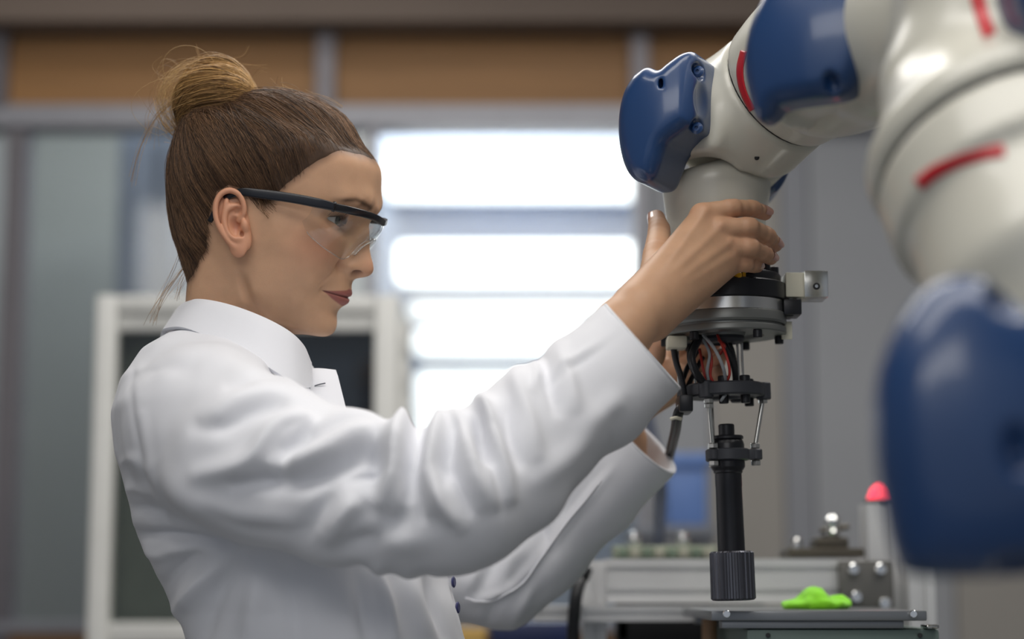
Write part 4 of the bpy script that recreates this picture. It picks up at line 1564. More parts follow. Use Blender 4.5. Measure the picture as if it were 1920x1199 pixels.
def build_strands():
    out = []
    N = 12500
    D = RNG.normal(size=(N * 14, 3))
    D /= np.linalg.norm(D, axis=1)[:, None]
    base = r_skin(D)
    s = hair_sd(HC + D * base[:, None])
    edge = RNG.random(len(D)) < np.where(s > -16, 1.0, 0.5)
    ok = (s < RNG.normal(size=len(D)) * 2.2 + 0.8) & edge & (D[:, 2] > -0.72)
    D, s = D[ok], s[ok]
    rim_ = s > -11
    nr_ = int(N * 0.36)
    D = np.concatenate([D[rim_][:nr_], D[~rim_][:N - nr_]])
    M = 14
    t = np.linspace(0, 1, M)
    # end points scattered round the gathering
    e = np.array(GDIR) + (RNG.normal(size=(len(D), 2)) * 0.10) @ np.stack([_gu, _gv])
    e /= np.linalg.norm(e, axis=1)[:, None]
    om = np.arccos(np.clip((D * e).sum(1), -1, 1))[:, None]
    tt = t[None]
    Dt = (np.sin((1 - tt) * om)[..., None] * D[:, None] + np.sin(tt * om)[..., None] * e[:, None]) / (np.sin(om) + 1e-6)[..., None]
    perp = np.cross(D, e)
    perp /= np.linalg.norm(perp, axis=1)[:, None] + 1e-9
    wob = (RNG.normal(size=len(D)) * 0.018)[:, None] * np.sin(np.pi * tt)
    Dt = Dt + perp[:, None] * wob[..., None]
    Dt /= np.linalg.norm(Dt, axis=2)[..., None]
    flat = Dt.reshape(-1, 3)
    bs = r_skin(flat)
    off, ss = hair_off(flat, base=bs)
    off = off.reshape(len(D), M)
    lift = np.abs(RNG.normal(size=len(D)))[:, None] * 0.7 + 0.15
    off = off + lift * np.sin(np.pi * np.clip(tt * 1.1, 0, 1)) ** 0.5 + (RNG.random((len(D), 1)) < 0.012) * 2.0 * np.sin(np.pi * tt)
    off = off + 0.9 * sstep(-12, 0, ss.reshape(len(D), M))
    off[:, 0] -= 1.2
    rr = bs.reshape(len(D), M) + off + 5.0 * (tt ** 6)
    S = HC + Dt * rr[..., None]
    ga = g_az(D)
    cl = vnoise(np.stack([np.cos(ga) * 12, np.sin(ga) * 12, om[:, 0] * 3], 1), 1.0, 1)
    k = np.clip(0.42 + 0.30 * cl + 0.26 * RNG.normal(size=len(D)), 0, 1)[:, None]
    c = np.array(srgb(44, 32, 25)) * (1 - k) + np.array(srgb(150, 114, 84)) * k
    R = (0.11 + 0.13 * RNG.random((len(D), 1))) * (np.clip(np.minimum(tt * 8, (1 - tt) * 5), 0.25, 1))
    out.append((S, R, c))
    return out


BUN_C = np.array([-72.0, 0.0, 101.0])


def scr_local(px, py, y):
    """head-local mm of a photo pixel at lateral position y (mm)"""
    p0 = head_w(np.array([[0, y, 0]]))[0]
    w = W(px, py, p0[1])
    for _ in range(3):
        l = ((w - T_HEAD) @ R_HEAD) * 1000
        w = W(px, py, w[1] + (y - l[1]) / 1000.0)
    return ((w - T_HEAD) @ R_HEAD) * 1000


def build_bun():
    P1, P2 = scr_local(488, 186, 0), scr_local(338, 240, 0)
    top = scr_local(398, 116, 0)
    c = (P1 + P2) / 2
    ax = (P2 - P1) / np.linalg.norm(P2 - P1)
    La = np.linalg.norm(P2 - P1) / 2
    up = top - c
    up -= ax * (up @ ax)
    hu = np.linalg.norm(up)
    up /= hu
    sd = np.cross(ax, up)
    hd = 33.0
    wd = 36.0

    def surf(th, roll, k=1.0):
        """th 0..pi along the axis, roll round it"""
        cr, sr = np.cos(roll), np.sin(roll)
        lobes = 1 + 0.055 * np.sin(roll * 5 + 0.7 + 0.9 * np.cos(th)) + 0.03 * np.sin(roll * 11 + 2 * th)
        a = np.where(cr > 0, hu, hd) * cr
        b = wd * sr
        rad = np.sin(th) ** 0.72
        return c + ax * (-np.cos(th) * La * (1 + 0.06 * (k - 1)))[..., None] + (up * (a * rad * k * lobes)[..., None] + sd * (b * rad * k * lobes)[..., None])
    # solid core
    nt, nr = 60, 140
    TH, RO = np.meshgrid(np.linspace(0.02, np.pi - 0.02, nt), np.linspace(0, 2 * np.pi, nr, endpoint=False), indexing='ij')
    V = surf(TH, RO, 0.965).reshape(-1, 3)
    i = np.arange(nt - 1)[:, None] * nr
    j = np.arange(nr)[None]
    j2 = (j + 1) % nr
    F = np.stack([i + j, i + j2, i + nr + j2, i + nr + j], -1).reshape(-1, 4)
    n = vnoise(np.stack([np.cos(RO).ravel() * 8, np.sin(RO).ravel() * 8, TH.ravel() * 0.8], 1), 1.0, 4)
    core = (V, F, np.clip(np.array(srgb(120, 88, 54)) * (1 + 0.35 * n)[:, None], 0, 1))
    # strands
    N, M = 3600, 18
    ro = RNG.random(N) * 2 * np.pi
    th0 = np.abs(RNG.normal(size=N)) * 0.10 + 0.05
    th1 = np.pi - np.abs(RNG.normal(size=N)) * 0.12 - 0.05
    t = np.linspace(0, 1, M)
    TH = th0[:, None] + (th1 - th0)[:, None] * t
    sw = RNG.normal(size=N) * 0.20
    ROL = ro[:, None] + sw[:, None] * np.sin(np.pi * t) + 0.35 * (t[None] - 0.5)
    kk = 0.985 + 0.045 * np.abs(RNG.normal(size=(N, 1))) * np.sin(np.pi * t)[None] ** 0.5
    S = surf(TH, ROL, kk)
    cl = vnoise(np.stack([np.cos(ro) * 5, np.sin(ro) * 5, ro * 0], 1), 1.0, 8)
    k = np.clip(0.52 + 0.45 * cl + 0.22 * RNG.normal(size=N), 0, 1)[:, None]
    lo = np.array(srgb(84, 58, 38)) * (1 - k) + np.array(srgb(214, 170, 108)) * k
    R = (0.16 + 0.18 * RNG.random((N, 1))) * np.clip(np.minimum(t * 8, (1 - t) * 8), 0.3, 1)[None]
    strands = [(S, R, lo)]
    # loose outer halo on the back of the bun
    N = 150
    ro = np.radians(RNG.normal(size=N) * 60 + 20)
    TH = (1.25 + 0.5 * RNG.random(N))[:, None] + (1.75 + 0.3 * RNG.normal(size=N))[:, None] * t
    TH = np.clip(TH, 0.1, np.pi + 0.25)
    kk = 1.02 + (np.abs(RNG.normal(size=(N, 1))) * 0.17 + 0.02) * np.sin(np.pi * t)[None]
    cr, sr = np.cos(ro)[:, None], np.sin(ro)[:, None]
    rad = np.abs(np.sin(np.clip(TH, 0, np.pi))) ** 0.72
    S = c + ax * (-np.cos(TH) * La * (1 + 1.6 * (kk - 1)))[..., None] + up * (np.where(cr > 0, hu, hd) * cr * rad * kk)[..., None] + sd * (wd * sr * rad * kk)[..., None]
    k = RNG.random((N, 1))
    strands.append((S, np.full((N, M), 0.13), np.array(srgb(150, 112, 70)) * (1 - k) + np.array(srgb(224, 188, 130)) * k))
    return core, strands


def build_flyaways():
    """thin loose hairs given by their run in side view: (pixel path), lateral mm, count, spread"""
    runs = [
        ([(322, 190), (292, 215), (272, 250), (258, 290), (248, 345)], -8, 7, 5),
        ([(330, 170), (300, 190), (282, 225), (276, 262)], 5, 8, 8),
        ([(335, 150), (305, 150), (290, 135), (300, 120)], -5, 5, 6),
        ([(345, 135), (325, 120), (312, 122), (306, 140)], 3, 4, 5),
        ([(350, 262), (325, 250), (300, 222), (288, 196)], -10, 9, 8),
        ([(360, 266), (338, 262), (310, 240), (300, 215)], 6, 9, 7),
        ([(420, 112), (440, 106), (455, 100), (462, 84)], 4, 3, 4),
        ([(440, 118), (470, 122), (500, 126)], -4, 4, 4),
        ([(470, 150), (490, 132), (502, 130)], 0, 3, 3),
        ([(380, 118), (372, 100), (366, 88)], 0, 3, 4),
        ([(352, 258), (330, 262), (304, 250)], 4, 5, 5),
        ([(372, 468), (348, 500), (318, 540), (296, 575), (284, 605)], -28, 9, 5),
        ([(378, 470), (356, 505), (338, 540), (332, 562)], -30, 7, 5),
        ([(392, 468), (376, 500), (362, 530), (352, 560)], -40, 6, 4),
        ([(345, 455), (330, 500), (310, 545), (300, 580)], -20, 4, 5),
        ([(530, 176), (515, 164), (505, 150)], 0, 5, 6),
        ([(560, 172), (540, 166), (520, 158)], 5, 5, 5),
        ([(640, 200), (610, 184), (585, 172)], 0, 6, 4),
        ([(486, 372), (490, 384), (496, 396), (503, 404)], -70, 10, 3),
        ([(500, 374), (506, 384), (516, 392)], -69, 8, 3),
    ]
    M = 16
    res = []
    for path, y, n, sp in runs:
        L = np.array([scr_local(px, py, y) for px, py in path])
        base = catmull(L, 10)
        idx = np.linspace(0, len(base) - 1, M)
        b = np.stack([np.interp(idx, np.arange(len(base)), base[:, k]) for k in range(3)], 1)
        g = np.linspace(0.15, 1, M)[:, None]
        for _ in range(n):
            d = RNG.normal(size=3) * sp * 0.55
            d2 = RNG.normal(size=3) * sp * 0.35
            d3 = RNG.normal(size=3) * sp * 0.3
            res.append(b + d * g + d2 * np.sin(np.pi * g) + d3 * g * g + RNG.normal(size=3) * 0.5)
    S = np.array(res)
    k = RNG.random((len(S), 1))
    k[-18:] *= 0.0
    c = np.array(srgb(110, 80, 54)) * (1 - k) + np.array(srgb(206, 168, 116)) * k
    return [(S, np.full(S.shape[:2], 0.16), c)]


def join(parts):
    Vs, Fs, Cs, o = [], [], [], 0
    for V, F, c in parts:
        Vs.append(V)
        Fs.append(F + o)
        Cs.append(c)
        o += len(V)
    return np.concatenate(Vs), np.concatenate(Fs), np.concatenate(Cs)


person = thing('person', 'woman in white lab coat and safety glasses steadying the robot tool with her hands', 'person', (float(T_HEAD[0]) - 0.02, 0.02, 0.0))
skin_m = mat('skin', (1, 1, 1), rough=0.48, noise=0.05, scale=60, bump=0.06, bscale=900, attr='tone', sss=0.12, spec=0.35)
hair_m = mat('hair', (1, 1, 1), rough=0.5, noise=0.12, scale=300, attr='tone', spec=0.28)
eye_m = mat('eyeball', (1, 1, 1), rough=0.12, noise=0.02, attr='tone', spec=0.5, coat=0.6)

BODY_PARTS = [build_head(), build_ear(-1), build_ear(1)]

_st = build_strands()
_core, _bs = build_bun()
_hair = [build_hair_shell(), (head_w(_core[0]), _core[1], _core[2])]
for S, R, c in _st + _bs + build_flyaways():
    sh = S.shape
    _hair.append(strand_arrays(head_w(S.reshape(-1, 3)).reshape(sh), R / 1000.0, c))
V, F, c = join(_hair)
hair = link_mesh('hair', V, F, hair_m, person, colors=c)
hair['label'] = 'brown hair pinned up in a loose golden bun'

# lashes and eyes
_lash = []
for s in (-1, 1):
    for k in range(70):
        t = 0.08 + 0.92 * RNG.random()
        yy = 17.2 + 28.6 * t
        z0_ = 18.3 + 2.3 * t
        zu_ = z0_ + 5.3 * math.sin(math.pi * t ** 0.9) ** 0.85
        rho2 = (yy - 31) ** 2 + (zu_ - 20) ** 2
        x0_ = 61.3 + math.sqrt(max(13.9 ** 2 - rho2, 1.0))
        L_ = 5.0 + 3.0 * t + RNG.normal() * 0.6
        out = (t - 0.45) * 0.8
        tt = np.linspace(0, 1, 6)
        _lash.append(np.stack([x0_ - 0.6 + L_ * tt * 0.9, s * (yy + out * L_ * tt), zu_ - 0.2 + L_ * (0.75 * tt ** 1.8 - 0.12 * tt)], 1))
S = np.array(_lash)
sh = S.shape
Vl_, Fl_, cl_ = strand_arrays(head_w(S.reshape(-1, 3)).reshape(sh), np.tile(np.linspace(0.16, 0.05, 6), (len(S), 1)) / 1000.0, np.tile(np.array(srgb(22, 16, 14)), (len(S), 1)))
link_mesh('eyelashes', Vl_, Fl_, hair_m, person, colors=cl_)
for s in (-1, 1):
    n1, n2 = 40, 64
    th, ph = np.meshgrid(np.linspace(0.001, np.pi, n1), np.linspace(0, 2 * np.pi, n2, endpoint=False), indexing='ij')
    gz = np.array([0.985, 0.10 * s * 0 - 0.14, 0.02])
    gz /= np.linalg.norm(gz)
    a1 = np.cross(gz, [0, 0, 1.0])
    a1 /= np.linalg.norm(a1)
    a2 = np.cross(a1, gz)
    rr = 12.0 + 0.9 * np.exp(-(th / 0.40) ** 2)
    L = (np.cos(th)[..., None] * gz + (np.sin(th) * np.cos(ph))[..., None] * a1 + (np.sin(th) * np.sin(ph))[..., None] * a2) * rr[..., None]
    L = L.reshape(-1, 3) + np.array([61.3, 31.0 * s, 20.0])
    tf = th.ravel()
    c = np.tile(np.array(srgb(214, 208, 204)), (len(tf), 1))
    iris = sstep(0.56, 0.50, tf)[:, None]
    c = c * (1 - iris) + np.array(srgb(58, 62, 60)) * iris
    rim = (np.exp(-((tf - 0.5) / 0.06) ** 2))[:, None]
    c = c * (1 - rim * 0.7)
    pu = sstep(0.21, 0.17, tf)[:, None]
    c = c * (1 - pu) + 0.004 * pu
    i = np.arange(n1 - 1)[:, None] * n2
    j = np.arange(n2)[None]
    j2 = (j + 1) % n2
    F = np.stack([i + j, i + j2, i + n2 + j2, i + n2 + j], -1).reshape(-1, 4)
    link_mesh('eye', head_w(L), F, eye_m, person, colors=c)
# ------------------------------------------------------------------ safety glasses
black_plastic = mat('black_plastic', srgb(14, 15, 22), rough=0.28, noise=0.1, scale=80, coat=0.2)
lens_m = glass_mat('clear_lens', (0.965, 0.975, 0.97), 0.035, 0.03)
glasses = thing('safety_glasses', 'clear wraparound safety glasses with black brow bar worn by the woman', 'glasses', tuple(head_w([[80, 0, 30]])[0]))
BAR = [(105, 0, 28.4), (102.5, 18, 30.2), (95.5, 35, 31), (84.5, 50, 30.8), (70, 60.5, 30.4)]
barh = catmull(BAR, 10)
bar = np.concatenate([barh[::-1] * [1, -1, 1], barh[1:]])


def ribbon(path, hw, ht, rad=0.35):
    """bar of rounded-rectangle section: half height hw (vertical), half thickness ht"""
    n = len(path)
    T = np.gradient(path, axis=0)
    T /= np.linalg.norm(T, axis=1)[:, None]
    up = np.array([0, 0, 1.0])
    O = np.cross(T, up)
    O /= np.linalg.norm(O, axis=1)[:, None]
    U = np.cross(O, T)
    sec_ = []
    for k in range(16):
        a = 2 * np.pi * k / 16
        sec_.append((np.sign(math.cos(a)) * abs(math.cos(a)) ** 0.5, np.sign(math.sin(a)) * abs(math.sin(a)) ** 0.5))
    hw = np.broadcast_to(hw, (n,))
    ht = np.broadcast_to(ht, (n,))
    V = np.concatenate([path[:, None] + O[:, None] * (ht[:, None] * np.array([q[0] for q in sec_]))[..., None] + U[:, None] * (hw[:, None] * np.array([q[1] for q in sec_]))[..., None]]).reshape(-1, 3)
    F = []
    for i in range(n - 1):
        for k in range(16):
            k2 = (k + 1) % 16
            F.append((i * 16 + k, i * 16 + k2, (i + 1) * 16 + k2, (i + 1) * 16 + k))
    F.append(tuple(range(16))[::-1])
    F.append(tuple((n - 1) * 16 + k for k in range(16)))
    return V, F


ss = np.abs(np.linspace(-1, 1, len(bar)))
V, F = ribbon(bar, 2.9 + 0.8 * ss, 1.7)
link_mesh('brow_bar', head_w(V), F, black_plastic, glasses)
for s in (-1, 1):
    tp = catmull([(74, 61.5 * s, 30.4), (60, 67 * s, 30.4), (35, 71.5 * s, 29.4), (8, 72.5 * s, 27), (-8, 71.8 * s, 25), (-20, 70 * s, 18), (-27, 68.5 * s, 6), (-31, 67.5 * s, -6)], 8)
    q = np.linspace(0, 1, len(tp))
    V, F = ribbon(tp, np.interp(q, [0, 0.15, 0.4, 0.6, 1], [3.6, 4.3, 4.2, 3.4, 2.2]), 1.5)
    if s > 0:
        F = [f[::-1] for f in F]
    link_mesh('temple', head_w(V), F, black_plastic, glasses)
    link_mesh('hinge', *(lambda a: (head_w(a[0]), a[1]))(tube_arrays(np.array([(73, 61.0 * s, 26), (73, 61.0 * s, 35)], float), 1.6, 10)), black_plastic, glasses)
# one-piece lens hanging under the bar, arched over the nose, wrapping to the side
def resample(c_, n):
    L = np.concatenate([[0], np.cumsum(np.linalg.norm(np.diff(c_, axis=0), axis=1))])
    return np.stack([np.interp(np.linspace(0, L[-1], n), L, c_[:, k]) for k in range(3)], 1)


_t = resample(catmull([(104, 0, 28), (101.6, 18, 29.8), (94.8, 34.5, 30.6), (84, 49.5, 30.4), (68, 61, 30), (55, 67, 29.6)], 16), 61)
_b = resample(catmull([(97.5, 0, 12.5), (96, 4, 10.4), (92.5, 8, 6.5), (89.5, 12, 1.5), (87.5, 16, -4), (86, 20, -7.7), (84.5, 27, -10.8), (82.5, 34, -11.8), (76, 44, -9), (67, 54, -4.5), (56, 63, 3), (50, 67, 12)], 12), 61)
_t = np.concatenate([_t[::-1] * [1, -1, 1], _t[1:]])
_b = np.concatenate([_b[::-1] * [1, -1, 1], _b[1:]])
G = np.stack([_t + (_b - _t) * t + np.array([3.0, 0, 0]) * math.sin(math.pi * t) for t in np.linspace(0, 1, 14)])
nR, nC = G.shape[:2]
T1 = np.gradient(G, axis=1)
T0 = np.gradient(G, axis=0)
N = np.cross(T1, T0)
N /= np.linalg.norm(N, axis=2)[..., None] + 1e-9
Vl = np.concatenate([(G + N * 0.8).reshape(-1, 3), (G - N * 0.8).reshape(-1, 3)])
Fl = []
o = nR * nC
for i in range(nR - 1):
    for j in range(nC - 1):
        a, b, c_, d = i * nC + j, i * nC + j + 1, (i + 1) * nC + j + 1, (i + 1) * nC + j
        Fl += [(a, b, c_, d), (o + d, o + c_, o + b, o + a)]
for i in range(nR - 1):
    for j in (0, nC - 1):
        a, d = i * nC + j, (i + 1) * nC + j
        Fl.append((a, d, o + d, o + a))
for j in range(nC - 1):
    for i in (0, nR - 1):
        a, b = i * nC + j, i * nC + j + 1
        Fl.append((a, b, o + b, o + a))
bm = bmesh.new()
vv = [bm.verts.new(tuple(p)) for p in head_w(Vl)]
for f in Fl:
    bm.faces.new([vv[i] for i in f])
lens = link_bm('lens', bm, lens_m, glasses, 40)
edge = G[-1]
rim_m = glass_mat('lens_edge', (0.9, 0.92, 0.92), 0.22, 0.12)
V, F = tube_arrays(edge[6:-6], 0.5, 8)
link_mesh('lens_rim', head_w(V), F, rim_m, lens)
npath = catmull([(88.5, -17, -6), (91, -12.5, 0), (95, -8, 6), (98.5, -4, 10), (99.5, 0, 12), (98.5, 4, 10), (95, 8, 6), (91, 12.5, 0), (88.5, 17, -6)], 8)
V, F = tube_arrays(npath + [0.5, 0, 0], np.stack([np.full(len(npath), 1.9), np.full(len(npath), 0.9)], 1), 10)
link_mesh('nose_bridge', head_w(V), F, rim_m, glasses)
adopt(glasses)
# ------------------------------------------------------------------ hands and forearms (grown as one skin with the head)
def hand_mesh(fore, palm, fingers, lo, hi, h=0.0014, nails=()):
    """fore: [(point, r)...] forearm to wrist; palm: list of cones; fingers: list of [(point, r)...]"""
    def f(p):
        d = np.full(len(p), 1e9)
        for (a, r1), (b, r2) in zip(fore[:-1], fore[1:]):
            d = smin(d, d_cone(p, a, b, r1, r2), 0.012)
        for a, b, r1, r2 in palm:
            d = smin(d, d_cone(p, a, b, r1, r2), 0.010)
        for ch in fingers:
            g = np.full(len(p), 1e9)
            for (a, r1), (b, r2) in zip(ch[:-1], ch[1:]):
                g = smin(g, d_cone(p, a, b, r1, r2), 0.0022)
            d = smin(d, g, 0.0028)
        return d
    V, F = surface_nets(f, lo, hi, h)
    V = relax(V, F, 2, 0.4)
    c = np.tile(SKIN, (len(V), 1))
    for ch in fingers:
        for k in (0, 1, 2):
            w = np.exp(-(np.linalg.norm(V - ch[k][0], axis=1) / 0.011) ** 2)
            c = c + (np.array(srgb(196, 132, 104)) - c) * (0.28 * w)[:, None]
        w = np.exp(-(np.linalg.norm(V - ch[-1][0], axis=1) / 0.010) ** 2)
        c = c + (np.array(srgb(204, 140, 116)) - c) * (0.5 * w)[:, None]
    # knuckle creases and tendons
    n = vnormals(V, F)
    for ch in fingers:
        for k in (1, 2):
            a = np.asarray(ch[k][0])
            dr = np.asarray(ch[k + 1][0]) - np.asarray(ch[k - 1][0])
            dr = dr / np.linalg.norm(dr)
            t = (V - a) @ dr
            near = np.exp(-(np.linalg.norm(V - a, axis=1) / 0.010) ** 2)
            V = V - n * (0.0006 * near * np.cos(t / 0.0016))[:, None]
    n = vnormals(V, F)
    dr_ = np.zeros(len(V))
    for (a, b, r1, r2), chn in zip(palm[:4], fingers[:4]):
        a, b = np.asarray(a), np.asarray(b)
        t = np.clip(((V - a) @ (b - a)) / ((b - a) @ (b - a)), 0.25, 1)
        ax_ = a + t[:, None] * (b - a)
        side = V - ax_
        perp = np.linalg.norm(side - (side @ np.array([0.1, -0.9, 0.35]))[:, None] * np.array([0.1, -0.9, 0.35]), axis=1)
        dr_ += 0.0011 * np.exp(-(perp / 0.0034) ** 2) * sstep(0.2, 0.7, -n[:, 1]) * sstep(0.25, 0.5, t)
        kn = np.asarray(chn[0][0]) + np.array([0, -1.0, 0.25]) * chn[0][1] * 0.9
        dr_ += 0.0016 * np.exp(-(np.linalg.norm(V - kn, axis=1) / 0.0075) ** 2)
    V = V + n * dr_[:, None]
    return V, F, c


def ch(*pts):
    return [(W(x, y, Y), r) for x, y, Y, r in pts]


R_FORE = ch((930, 880, -0.175, .036), (1060, 745, -0.15, .033), (1165, 622, -0.118, .0245), (1196, 585, -0.108, .0235))
R_PALM = [
    (W(1200, 578, -0.106), W(1320, 408, -0.062), .020, .0120),
    (W(1208, 582, -0.104), W(1348, 438, -0.062), .020, .0120),
    (W(1216, 590, -0.100), W(1362, 470, -0.060), .019, .0115),
    (W(1222, 598, -0.096), W(1370, 494, -0.056), .018, .0105),
    (W(1215, 560, -0.095), W(1285, 480, -0.060), .020, .016),
]
R_FING = [
    ch((1314, 402, -0.064, .0096), (1372, 391, -0.060, .0082), (1410, 391, -0.044, .0074), (1434, 400, -0.026, .0067)),
    ch((1348, 430, -0.066, .0098), (1404, 426, -0.066, .0085), (1438, 442, -0.048, .0076), (1454, 459, -0.030, .0067)),
    ch((1362, 462, -0.064, .0096), (1406, 464, -0.064, .0083), (1432, 475, -0.048, .0073), (1445, 484, -0.032, .0065)),
    ch((1372, 490, -0.058, .0088), (1396, 495, -0.056, .0072), (1412, 498, -0.042, .0064), (1420, 500, -0.028, .0057)),
    ch((1228, 545, -0.088, .0165), (1232, 480, -0.052, .0125), (1236, 432, -0.022, .0098), (1231, 410, -0.004, .0080)),
]
BODY_PARTS.append(hand_mesh(R_FORE, R_PALM, R_FING, W(880, 1010, -0.22) - [0, 0, 0.0], W(1480, 360, 0.03)))

L_FORE = ch((1120, 932, 0.165, .027), (1160, 880, 0.156, .0255), (1166, 828, 0.145, .0215), (1150, 778, 0.136, .0205))
L_PALM = [
    (W(1152, 770, 0.132), W(1246, 690, 0.108), .019, .0125),
    (W(1156, 772, 0.129), W(1268, 702, 0.104), .019, .0125),
    (W(1160, 774, 0.125), W(1280, 708, 0.098), .018, .012),
    (W(1164, 776, 0.121), W(1286, 722, 0.090), .017, .010),
]
L_FING = [
    ch((1246, 688, 0.108, .0100), (1276, 652, 0.105, .0088), (1298, 632, 0.100, .0078), (1312, 618, 0.092, .0068)),
    ch((1268, 700, 0.104, .0100), (1306, 670, 0.104, .0088), (1330, 652, 0.096, .0078), (1342, 642, 0.086, .0068)),
    ch((1280, 708, 0.098, .0096), (1322, 694, 0.096, .0084), (1344, 680, 0.086, .0074), (1352, 668, 0.076, .0066)),
    ch((1286, 722, 0.090, .0084), (1318, 712, 0.086, .0072), (1340, 706, 0.076, .0066), (1346, 698, 0.068, .0060)),
    ch((1180, 742, 0.108, .0145), (1210, 700, 0.082, .0118), (1228, 668, 0.066, .0096), (1236, 646, 0.056, .0078)),
]
BODY_PARTS.append(hand_mesh(L_FORE, L_PALM, L_FING, W(1060, 990, 0.04), W(1400, 590, 0.20), nails=()))

nail_m = mat('nail', srgb(206, 158, 142), rough=0.22, noise=0.03, coat=0.5)


def nail(chain, side):
    """small curved plate on the back of a finger tip; side = direction the nail faces"""
    a, b = np.asarray(chain[-2][0]), np.asarray(chain[-1][0])
    r = chain[-1][1]
    d = (b - a) / np.linalg.norm(b - a)
    s = np.asarray(side, float)
    s = s - d * (s @ d)
    s /= np.linalg.norm(s)
    t = np.cross(d, s)
    nu, nv = 9, 11
    V = []
    for i in range(nv):
        v = i / (nv - 1)
        for j in range(nu):
            u = j / (nu - 1) * 2 - 1
            wd = 0.80 * (1 - 0.55 * max(0, v - 0.75) / 0.25 * 0.6)
            ang = u * wd
            rr = r * 1.03 + 0.0005
            q = b + d * (-0.0085 + 0.0135 * v - 0.0016 * u * u) + (s * math.cos(ang) + t * math.sin(ang)) * rr * (1 - 0.10 * v * v)
            V.append(q)
    F = [(i * nu + j, i * nu + j + 1, (i + 1) * nu + j + 1, (i + 1) * nu + j) for i in range(nv - 1) for j in range(nu - 1)]
    V = np.array(V)
    V2 = V - np.tile(s * 0.0006, (len(V), 1))
    F2 = [tuple(len(V) + k for k in f[::-1]) for f in F]
    link_mesh('fingernail', np.concatenate([V, V2]), F + F2, nail_m, person)


nail(R_FING[0], (0.55, -0.75, 0.35))
nail(R_FING[1], (0.8, -0.55, 0.25))
nail(R_FING[2], (0.8, -0.55, 0.2))
nail(R_FING[3], (0.8, -0.5, 0.2))
nail(R_FING[4], (-0.93, -0.3, 0.1))
for q in L_FING:
    nail(q, (0.1, 0.9, 0.3))
# ------------------------------------------------------------------ lab coat
coat_m = mat('coat_cotton', srgb(226, 227, 232), rough=0.85, noise=0.02, scale=8, bump=0.10, bscale=1600, sheen=0.15, spec=0.2)

# torso sections: photo row at the spine plane, back pixel, front pixel, half width (m)
_TS = [(585, 392, 505, .040), (622, 328, 532, .064), (665, 272, 556, .104), (720, 238, 584, .142), (780, 222, 628, .161), (860, 228, 700, .165), (940, 250, 775, .160),
       (1010, 268, 806, .152), (1080, 300, 838, .143), (1150, 334, 858, .140), (1220, 358, 876, .148), (1400, 350, 900, .175), (1700, 345, 905, .195), (2100, 330, 900, .21), (2500, 320, 890, .22)]
_tz, _tx, _ta, _tb = [], [], [], []
TY = 0.02
for py, b, f_, hw in _TS:
    p, q = W(b, py, TY), W(f_, py, TY)
    _tz.append((p[2] + q[2]) / 2)
    _tx.append((p[0] + q[0]) / 2)
    _ta.append((q[0] - p[0]) / 2)
    _tb.append(hw)
_o = np.argsort(_tz)
_tz, _tx, _ta, _tb = [np.array(v)[_o] for v in (_tz, _tx, _ta, _tb)]


def d_torso(p):
    cx = np.interp(p[:, 2], _tz, _tx)
    a = np.interp(p[:, 2], _tz, _ta)
    b = np.interp(p[:, 2], _tz, _tb)
    qx, qy = (p[:, 0] - cx) / a, (p[:, 1] - TY) / b
    k = (np.abs(qx) ** 2.1 + np.abs(qy) ** 2.1) ** (1 / 2.1)
    d = (k - 1) * np.minimum(a, b)
    return np.maximum(d, (p[:, 2] - _tz[-1]))


RS = ch((395, 805, -0.105, .067), (480, 856, -0.165, .0665), (640, 918, -0.195, .0580), (765, 938, -0.205, .0555), (862, 938, -0.205, .0560), (940, 880, -0.190, .0530), (1010, 812, -0.172, .0490),
        (1116, 733, -0.145, .0480), (1270, 588, -0.098, .0485))
LS = ch((490, 850, 0.14, .066), (720, 990, 0.20, .056), (850, 1062, 0.205, .054), (940, 1078, 0.20, .0505), (1010, 1030, 0.185, .0465), (1110, 930, 0.165, .0425), (1300, 742, 0.118, .0400))
R_CUT = (W(1204, 656, -0.112), np.array(RS[-1][0]) - np.array(RS[-2][0]))
L_CUT = (W(1220, 838, 0.140), np.array(LS[-1][0]) - np.array(LS[-2][0]))
R_CUT = (R_CUT[0], R_CUT[1] / np.linalg.norm(R_CUT[1]))
L_CUT = (L_CUT[0], L_CUT[1] / np.linalg.norm(L_CUT[1]))
R_CUT = (W(1204, 646, -0.112), np.array([0.755, -0.14, 0.655]) / np.linalg.norm([0.755, -0.14, 0.655]))


def chain_d(p, c_, k=0.012, dr=0.0):
    d = np.full(len(p), 1e9)
    for (a, r1), (b, r2) in zip(c_[:-1], c_[1:]):
        d = smin(d, d_cone(p, a, b, r1 + dr, r2 + dr), k)
    return d


def d_coat(p):
    r = chain_d(p, RS)
    l = chain_d(p, LS)
    cr = (p - R_CUT[0]) @ R_CUT[1]
    cl = (p - L_CUT[0]) @ L_CUT[1]
    r = smax(r, cr, 0.002)
    l = smax(l, cl, 0.002)
    # hollow ends
    hr = np.maximum(chain_d(p, RS, dr=-0.0075), -(cr + 0.045))
    hl = np.maximum(chain_d(p, LS, dr=-0.0075), -(cl + 0.045))
    r = np.maximum(r, -hr)
    l = np.maximum(l, -hl)
    t = d_torso(p)
    d = smin(t, l, 0.022)
    d = smin(d, r, 0.020)
    return d


